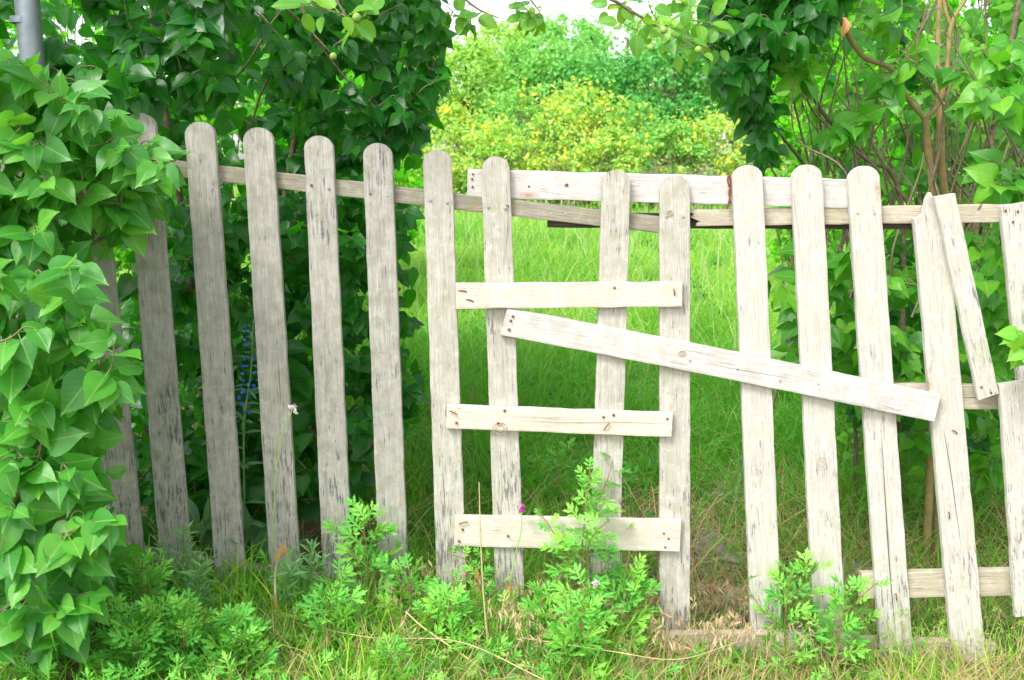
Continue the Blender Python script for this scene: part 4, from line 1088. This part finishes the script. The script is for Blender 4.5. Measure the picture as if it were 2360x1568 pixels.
blades('grass', fp2, (0.05 + 0.16 * patchn(fp2[:, 0], fp2[:, 1], 5)) * np.where(fp2[:, 0] > 0.25, 0.7, 1.15) * np.where(fp2[:, 1] < -0.3, 0.75, 1.0), 0.0052, 'grass', 'green grass along the front foot of the fence', 0.5, 0.9, rnd=np.clip(patchn(fp2[:, 0], fp2[:, 1], 5, 1.) * .9 - .2 + NR.random(len(fp2)) * .5, 0, .99))
fp = scatter(3800, -0.75, 0.05, 0.1, 1.0, lambda x, y: (x > -1.05) & (NR.random(len(x)) < np.where(x > 0.35, .4, 1)))
blades('tall_grass', fp, np.where(fp[:, 1] < -0.3, 0.13, 0.22) * np.where(fp[:, 0] > 0.25, 0.8, 1), 0.0056, 'grass', 'long single grass blades in front of the pickets', 0.5, 0.9)
fp = scatter(12000, -0.95, 0.0, 0.1, 1.0, lambda x, y: (x > -0.75))
blades('dry_grass', fp, 0.15, 0.0034, 'straw', 'dry straw coloured grass in the foreground', 0.8, 1.2, vary=.6)
wc, wr = [], []
for _ in range(170):
    y = NR.uniform(0.9, 9.0); x = NR.uniform(-1, 1) * (0.4 + 0.5 * (y - CAM_Y))
    if not (-0.55 * y - .2 < x < 0.35 * y + .35): continue
    wc.append((x, y, float(ground(x, y)) + 0.06)); wr.append(NR.uniform(0.08, 0.20))
o = cloud('meadow_weeds', wc, wr, 9000, 0.045, 'weed_dark', None); o['label'] = 'darker broad leaved weeds among the meadow grass'
# fine seed stalks with drooping spikelets
def seed_heads(name, label, pts, h, mat='seed', n_sp=8, sl=0.022):
    paths, recs = [], []
    for p in pts:
        hh = h * NR.uniform(.7, 1.2); d = np.array([NR.normal() * .12, NR.normal() * .1, 1.0])
        top = p + d * hh + np.array([0, 0, -.01]); mid = p + d * hh * .6
        side = np.array([NR.choice([-1, 1]) * NR.uniform(.1, .5), NR.normal() * .2, 0])
        tip = top + side * .08 + np.array([0, 0, -0.012])
        c = curve([p, mid, top, tip], 4); paths.append((c, np.linspace(0.0011, 0.0005, len(c))))
        for k in range(n_sp):
            q = c[-1 - int(k * 0.7)] if int(k * .7) < len(c) - 1 else c[0]
            dd = side * .6 + np.array([NR.normal() * .35, NR.normal() * .35, -1.0 if NR.random() < .75 else .6])
            recs.append((frame(dd, NR.normal(size=3), sl * NR.uniform(.7, 1.3), q + NR.normal(size=3) * .004), 'lance', int(NR.integers(4)), float(NR.random())))
    rt = empty(name, pts[0], label, kind='stuff')
    o = tube_obj('stalks', paths, M['straw_stalk'], rt, 3, 'stuff')
    joined(recs, mat, 'spikelets', rt)
M['straw_stalk'] = plain_mat('straw stalk', (0.62, 0.50, 0.26), 0.6, 0, 0.25, 30)
M['green_stalk'] = plain_mat('green stalk', (0.35, 0.58, 0.12), 0.6, 0, 0.25, 30)
def gpts(n, poly): 
    out = []
    while len(out) < n:
        x = NR.uniform(min(p[0] for p in poly), max(p[0] for p in poly)); y = NR.uniform(min(p[1] for p in poly), max(p[1] for p in poly))
        if in_poly(x, y, poly):
            g = G(x, y); out.append(g)
    return out
seed_heads('brome_grass', 'pinkish straw brome seed heads before the low front rail', gpts(120, [(1150, 1500), (1900, 1500), (1900, 1600), (1150, 1600)]), 0.17)
seed_heads('brome_grass', 'pale brome seed heads in the gap beside the gate', gpts(46, [(1600, 1430), (1760, 1430), (1760, 1470), (1600, 1470)]), 0.14)
seed_heads('brome_grass', 'straw brome seed heads between the mugworts', gpts(90, [(900, 1420), (1450, 1420), (1450, 1540), (900, 1540)]), 0.18)
seed_heads('rye_grass', 'yellow green rye grass spikes at the right fence foot', gpts(60, [(1950, 1480), (2360, 1480), (2360, 1600), (1950, 1600)]), 0.19, 'grass', 9, 0.012)

# ------------------------------------------------------------------ herbs with divided leaves
def herb(name, label, cat, group, px, py, h, lean, n, size, kind='mug', mat='mugwort', shoots=0, stem='stem_red', Yd=None, up=0.5, top_small=0.4, spread=1.0):
    if kind == 'mug': n = int(n * 0.75); size *= 1.12; h *= 1.06
    g = G(px, py) if Yd is None else np.array([P(px, 900, Yd)[0], Yd, float(ground(P(px, 900, Yd)[0], Yd))])
    rt = empty(name, g, label, cat, group)
    Q = Plant(rt, mat, kind)
    def axis_(a, b, nn, sz, r):
        mid = (a + b) / 2 + NR.normal(size=3) * 0.012
        Q.stem([a, mid, b], r, r * .5, stem)
        c = curve([a, mid, b], 8)
        for k in range(nn):
            t = 0.06 + 0.94 * (k + NR.uniform(-.3, .3)) / nn; t = min(max(t, 0.02), 1)
            p = np.array([np.interp(t * (len(c) - 1), np.arange(len(c)), c[:, j]) for j in range(3)])
            th = k * 2.4 + NR.normal() * .3
            d = np.array([math.cos(th) * spread, math.sin(th) * spread, up + 0.9 * t + NR.normal() * .2])
            s = sz * (1 - (1 - top_small) * t ** 1.5) * NR.uniform(.8, 1.15)
            d /= np.linalg.norm(d)
            nrm = np.array([0, -0.5, 1.0]) + NR.normal(size=3) * 0.45
            Q.recs.append((frame(d, nrm, s, p + d * s * .22), kind, int(NR.integers(len(TM[kind]))), float(NR.random())))
    top = g + np.array([lean, R.uniform(-.03, .03), h])
    axis_(g + [0, 0, -.01], top, n, size, 0.0032)
    for k in range(shoots):
        t = 0.15 + 0.55 * k / max(1, shoots - 1) if shoots > 1 else 0.4
        a = g + (top - g) * t; th = k * 2.3 + 0.6
        b = a + np.array([math.cos(th) * R.uniform(.08, .22), math.sin(th) * .12, R.uniform(.10, .24)]) * (1 - .3 * t) * (h / 0.36)
        axis_(a, b, max(5, n // 3), size * R.uniform(.55, .85), 0.002)
    leaf_objs(Q.recs, mat, rt)
    return Q
MG = 'mugwort plants at the fence foot'
# feathery low weeds knitting the foreground together
gw = []
for _ in range(3600):
    x = NR.uniform(-1.35, 1.15) ; y = NR.uniform(-0.75, 0.03)
    dn = float(patchn(np.array([x]), np.array([y]), 3.5, 4.)[0])
    if NR.random() > (1.25 * dn if x < 0.35 else 0.35 * dn): continue
    z = float(ground(x, y)); hh = NR.random() * (0.05 + 0.11 * dn)
    d = np.array([NR.normal() * .8, NR.normal() * .6 - .1, NR.uniform(.15, 1.0)])
    gw.append((frame(d, np.array([0, -.5, 1.]) + NR.normal(size=3) * .5, NR.uniform(.028, .065), np.array([x, y, z + hh])), 'mugfine' if NR.random() < .65 else 'mug', int(NR.integers(4)), float(NR.random())))
o = joined(gw, 'mugwort', 'ground_weeds', None); o['label'] = 'feathery low weeds knitted through the foreground grass'
bl = []
for _ in range(1500):
    x = NR.uniform(-1.3, 1.2); y = NR.uniform(-0.6, 0.03)
    if float(patchn(np.array([x]), np.array([y]), 4.5, 6.)[0]) < .5: continue
    d = np.array([NR.normal(), NR.normal() * .8 - .2, .5]); bl.append((frame(d, np.array([0, -.5, 1.]) + NR.normal(size=3) * .4, NR.uniform(.02, .045), np.array([x, y, float(ground(x, y)) + NR.random() * .09])), 'ovate', int(NR.integers(5)), float(NR.random())))
o = joined(bl, 'weed_dark', 'ground_weeds', None); o['label'] = 'small round leaved weeds low in the foreground grass'
herb('mugwort', 'tallest mugwort, a leafy spire before the slim gate picket', 'plant', MG, 1340, 1500, 0.53, 0.02, 44, 0.10, shoots=4, up=.15)
herb('mugwort', 'bushy mugwort at the left foot of the tallest one', 'plant', MG, 1265, 1520, 0.19, -0.02, 24, 0.09, shoots=4)
herb('mugwort', 'low mugwort crowding the right side of the tallest one', 'plant', MG, 1430, 1510, 0.24, 0.04, 28, 0.10, shoots=4)
herb('mugwort', 'mugwort with broad pale leaves before the low front rail', 'plant', MG, 1815, 1560, 0.33, 0.0, 26, 0.11, shoots=3)
herb('mugwort', 'darker mugwort hiding the end of the low front rail', 'plant', MG, 1920, 1580, 0.30, 0.03, 26, 0.10, shoots=3)
herb('mugwort', 'upright mugwort between the fifth and sixth grey pickets', 'plant', MG, 845, 1450, 0.36, -0.01, 26, 0.105, shoots=3)
herb('mugwort', 'mugwort with drooping leaves at the last dark streaked picket', 'plant', MG, 930, 1480, 0.22, 0.02, 20, 0.095, shoots=2)
herb('mugwort', 'slender mugwort touching the lower short gate board', 'plant', MG, 1100, 1480, 0.25, 0.02, 24, 0.06, shoots=2)
herb('mugwort', 'yellow green mugwort beside the lilac leaves at the front', 'plant', MG, 350, 1500, 0.26, -0.01, 40, 0.085, 'mugfine', shoots=4, mat='mugwort')
herb('mugwort', 'wide low mugwort in the front corner under the lilac', 'plant', MG, 300, 1600, 0.19, 0.02, 44, 0.095, shoots=5)
herb('mugwort', 'dense mugwort patch in front of the third grey picket', 'plant', MG, 430, 1590, 0.22, 0.02, 46, 0.095, shoots=5)
herb('mugwort', 'mugwort at the front edge beside the orange straw', 'plant', MG, 545, 1600, 0.19, 0.0, 42, 0.095, shoots=4)
herb('mugwort', 'small dark mugwort behind the gate opening', 'plant', MG, 1285, 1180, 0.24, 0.0, 26, 0.09, mat='lilac_mid', shoots=3)
herb('mugwort', 'small seedling mugwort in the gap between two leftmost visible pickets', 'plant', MG, 370, 1330, 0.15, 0.0, 12, 0.055, Yd=-0.05)
herb('mugwort', 'tiny mugwort behind the gap right of the middle short board', 'plant', MG, 1470, 1330, 0.14, 0.0, 18, 0.075, mat='lilac_mid', shoots=2)
herb('mugwort', 'mugwort with pale tips at the foot of the second slim gate picket', 'plant', MG, 1330, 1590, 0.24, 0.02, 34, 0.10, shoots=4)
herb('mugwort', 'low mugwort in the grass under the lower short gate board', 'plant', MG, 1040, 1530, 0.20, 0.0, 30, 0.095, shoots=4)
herb('mugwort', 'spreading mugwort between the orange straw and the dark streaked pickets', 'plant', MG, 760, 1530, 0.20, 0.0, 30, 0.095, shoots=4)
herb('mugwort', 'feathery mugwort at the front edge below the thick slanting straw', 'plant', MG, 900, 1600, 0.13, 0.0, 30, 0.08, 'mugfine', shoots=4)
for q, lab in (((470, 1480), 'grey green leafy weed before the third grey picket'), ((660, 1480), 'grey green weed at the foot of the orange straw'), ((720, 1440), 'grey leaved weed between two dark streaked pickets'),
               ((430, 1420), 'slim silver leaved weed reaching over the hidden lower rail')):
    herb('leafy_weed', lab, 'weed', 'grey green narrow leaved weeds', q[0], q[1], 0.26, 0.01, 44, 0.065, 'lance', 'weedleaf', shoots=3, stem='stem_green')
herb('leafy_weed', 'tall narrow leaved weed standing over the bare patch beside the gate', 'weed', None, 1760, 1300, 0.42, -0.12, 40, 0.065, 'lance', 'greyherb', stem='stem_green')
herb('leafy_weed', 'bushy narrow leaved weed in front of the bare patch', 'weed', None, 1735, 1420, 0.16, 0.03, 34, 0.05, 'lance', 'greyherb', shoots=2, stem='stem_green')
herb('broadleaf_herb', 'herb with long drooping leaves behind the third grey picket', 'plant', None, 560, 1260, 0.20, 0.0, 16, 0.17, 'broad', 'greyherb', stem='stem_green', Yd=0.14, up=.9)
herb('broadleaf_herb', 'long leaved herb between the second and third grey pickets', 'plant', None, 450, 1240, 0.22, 0.0, 12, 0.16, 'broad', 'greyherb', stem='stem_green', Yd=0.12, up=.9)

# blue viper's bugloss behind the fence
g = np.array([P(560, 1200, 0.16)[0], 0.16, float(ground(P(560, 1200, 0.16)[0], 0.16))])
rt = empty('blue_wildflower', g, 'tall wildflower spike with small blue flowers behind the fourth grey picket', 'flower')
tp_ = P(584, 735, 0.10)
c = curve([g, P(562, 1000, 0.11), P(578, 860, 0.10), tp_], 8)
tube_obj('stem', [(c, np.linspace(0.004, 0.002, len(c)))], M['stem_green'], rt, 6)
recs, fl = [], []
for k in range(46):
    t = NR.uniform(0.0, 0.95); p = c[int(t * (len(c) - 1))]; th = k * 2.4
    d = np.array([math.cos(th), math.sin(th) * .7 - .2, .35]); recs.append((frame(d, (0, -.5, 1), 0.075 * (1.1 - .6 * t), p), 'lance', k % 4, float(NR.random())))
leaf_objs(recs, 'greyherb', rt)
for k in range(52):
    t = 0.40 + 0.6 * k / 52; p = c[int(t * (len(c) - 1))]; th = k * 2.4
    for j in range(2):
        d = np.array([math.cos(th) + .3 * NR.normal(), -.5 + .5 * math.sin(th), .4 + .4 * NR.normal()])
        fl.append((frame(d, NR.normal(size=3), 0.012, p + np.array([math.cos(th) * .018, -0.012, 0])), 'ovate', k % 5, float(NR.random())))
joined(fl, 'blue', 'flowers', rt)

# ---- single flowers and straws
def flower(name, label, pts, mat, mat2, r, n=16, yf=-0.05, stemmat='green_stalk', sr=0.0014):
    P3 = [p if len(p) == 3 and isinstance(p, np.ndarray) else P(p[0], p[1], p[2]) for p in pts]
    c = curve(P3, 8)
    rt = empty(name, P3[0], label, 'flower', 'round headed garlic flowers')
    tube_obj('stem', [(c, np.linspace(sr * 1.3, sr, len(c)))], M[stemmat], rt, 6)
    e = P3[-1]
    A_ = [(frame(NR.normal(size=3) + [0, 0, .4], NR.normal(size=3), r * NR.uniform(.7, 1.2), e + NR.normal(size=3) * r * .3), 'ovate', int(NR.integers(5)), float(NR.random())) for _ in range(n)]
    o = joined(A_, mat, 'flower_head', rt)
    if mat2:
        B_ = [(frame(NR.normal(size=3) + [.5, 0, 1.4], NR.normal(size=3), r * .8, e + np.array([.004, 0, .006])), 'lance', int(NR.integers(4)), float(NR.random())) for _ in range(6)]
        joined(B_, mat2, 'petals', rt)
flower('garlic_flower', 'white and pink flower on a long stem before the fourth grey picket', [(627, 1300, -.06), (632, 1150, -.06), (645, 1020, -.07), (675, 942, -.07)], 'white', 'pink', 0.013)
flower('garlic_flower', 'magenta round flower at the top edge of the lower short board', [(1160, 1420, -.08), (1185, 1290, -.07), (1200, 1230, -.07), (1203, 1172, -.07)], 'pink', 'pink', 0.012, 22)
flower('garlic_flower', 'pale lilac flower on an arching stem beside the tallest mugwort', [(1180, 1440, -.12), (1260, 1375, -.15), (1330, 1362, -.18), (1372, 1350, -.18)], 'white', 'pink', 0.012)
flower('garlic_flower', 'purple drooping flower low beside the orange straw', [(900, 1440, -.14), (800, 1402, -.16), (660, 1385, -.16), (605, 1390, -.16)], 'pink', 'white', 0.012)

def ribbon(name, label, cat, pts, w, mat, group=None, parts=None):
    c = curve([P(*p) for p in pts], 8)
    rt = empty(name, c[0], label, cat, group)
    tube_obj('stalk', [(c, np.linspace(w, w * .55, len(c)))], M['straw_stalk'], rt, 6)
    if parts:
        for q in parts:
            cc = curve([P(*p) for p in q], 6); n = len(cc)
            tw = np.linspace(0, 2.2, n); ww = np.sin(np.linspace(0.4, 2.9, n)) * 0.006
            off = np.stack([np.cos(tw) * ww, np.sin(tw) * ww * .8, np.zeros(n)], 1)
            v = np.concatenate([cc - off, cc + off]); i = np.arange(n - 1)
            f = np.stack([i, i + 1, i + 1 + n, i + n], -1)
            uv = np.zeros((2 * n, 2)); uv[:, 0] = .2
            link('dry_leaf', np_mesh('dry_leaf', v, f, M['dryleaf'], uv, np.full(2 * n, .3), True), rt)
    return rt
ribbon('dry_stalk', 'orange dried stalk looped over at the top before the fourth grey picket', 'stalk',
       [(642, 1500, -.24), (636, 1400, -.24), (634, 1330, -.24), (640, 1290, -.24), (652, 1264, -.24)], 0.0042, 'straw', 'dry straw stalks',
       [[(632, 1290, -.25), (652, 1258, -.25), (654, 1278, -.25), (630, 1300, -.25), (614, 1312, -.25), (616, 1370, -.25)], [(632, 1370, -.25), (640, 1410, -.25), (652, 1440, -.25), (648, 1500, -.25)]])
ribbon('dry_stalk', 'tall upright straw in front of the gate boards', 'stalk', [(1128, 1520, -.28), (1115, 1380, -.28), (1108, 1250, -.28), (1104, 1112, -.28)], 0.0028, 'straw', 'dry straw stalks', [[(1098, 1310, -.2), (1102, 1340, -.2), (1112, 1375, -.2)], [(1112, 1430, -.21), (1118, 1460, -.21), (1124, 1510, -.21)]])
ribbon('dry_stalk', 'bent straw beside the tall upright one', 'stalk', [(1150, 1530, -.25), (1155, 1430, -.24), (1165, 1370, -.24), (1180, 1350, -.24)], 0.0026, 'straw', 'dry straw stalks', [[(1165, 1370, -.25), (1178, 1345, -.25), (1176, 1362, -.25), (1166, 1385, -.25)]])
ribbon('dry_stalk', 'thick straw lying slantwise over the grass', 'stalk', [(1180, 1600, -.42), (1080, 1520, -.36), (980, 1450, -.3), (935, 1410, -.27)], 0.0034, 'straw', 'dry straw stalks')
ribbon('dry_stalk', 'thin straw lying slantwise under the thick one', 'stalk', [(1260, 1570, -.48), (1060, 1480, -.36), (860, 1470, -.36), (700, 1440, -.3)], 0.0018, 'straw', 'dry straw stalks')
ribbon('dry_stalk', 'long straw arching before the low front rail', 'stalk', [(1200, 1470, -.3), (1400, 1500, -.34), (1560, 1520, -.36), (1700, 1480, -.3)], 0.0018, 'straw', 'dry straw stalks')
ribbon('dry_stalk', 'thin straw crossing the lilac leaves at the second visible picket', 'stalk', [(230, 1400, -.2), (330, 1330, -.2), (400, 1290, -.2), (440, 1385 - 110, -.2)], 0.0012, 'straw', 'dry straw stalks')

# orange dead leaf caught in the right lilac
TM['curl'] = [blade(*OVATE, 0.7, 0.8, 0.35, 0.10, 3, 0.2)]
rt = tag(link('dead_leaf', tmesh('curl', 0, 'dryleaf'), None, Matrix([[float(c) for c in r] for r in frame(np.array([.1, -.1, -1.]), np.array([.3, -1, .1]), .06, P(1945, 40, .2))])), 'curled orange dead leaf hanging in the right lilac', 'leaf')
for (x, y, k, lab) in ((2150, 1278, 'dryleaf', 'yellow fallen leaf on the soil behind the split topped picket'), (2270, 1130, 'dryleaf', 'brown curled fallen leaf beneath the leaning slat')):
    g = G(x, y) + [0, 0, .012]
    tag(link('fallen_leaf', tmesh('ovate', 2, k), None, Matrix([[float(c) for c in r] for r in frame(np.array([1., .3, .1]), np.array([0, -.6, 1.]), .045, g)])), lab, 'leaf', 'fallen leaves')

# ---- stones and rubbish on the bare patch
def lump(name, label, cat, g, sx, sy, sz, mat, seed, group=None, rough=0.25):
    import bmesh
    bm = bmesh.new(); bmesh.ops.create_icosphere(bm, subdivisions=4, radius=1)
    rg = np.random.default_rng(seed); ph = rg.uniform(0, 6, 9)
    for v_ in bm.verts:
        c = v_.co
        q = 1 + rough * (math.sin(5 * c.x + ph[0]) * math.cos(4 * c.y + ph[1]) + .5 * math.sin(11 * c.z + 9 * c.x + ph[2]) + .35 * abs(math.sin(17 * c.x + 13 * c.y + ph[3])))
        v_.co = (c.x * sx * q, c.y * sy * q, c.z * sz * q)
    me = bpy.data.meshes.new(name); bm.to_mesh(me); bm.free(); me.materials.append(M[mat])
    o = bpy.data.objects.new(name, me); COL.objects.link(o); o.location = [float(c) for c in g]; o.rotation_euler = (0, 0, seed)
    return tag(o, label, cat, group)
lump('crumpled_sheet', 'crumpled grey plastic sheet on the bare ground beside the first pale picket', 'sheet', G(1700, 1130), .10, .12, .02, 'sheet', 3, 'crumpled sheets', .4)
lump('crumpled_sheet', 'grey crumpled sheet low on the bare ground next to the gate', 'sheet', G(1650, 1260), .12, .13, .018, 'sheet', 4, 'crumpled sheets', .4)
lump('crumpled_sheet', 'dull crumpled sheet nearest the low front rail', 'sheet', G(1700, 1400), .10, .08, .03, 'sheet', 5, 'crumpled sheets', .4)
lump('paving_stone', 'flat grey stone slab behind the gap before the low right rail', 'stone', G(1965, 1320), .09, .12, .02, 'stone', 6)
lump('brick_fragment', 'small red brick fragment on the grey slab', 'brick', G(2010, 1280), .018, .014, .01, 'brick_red', 7)
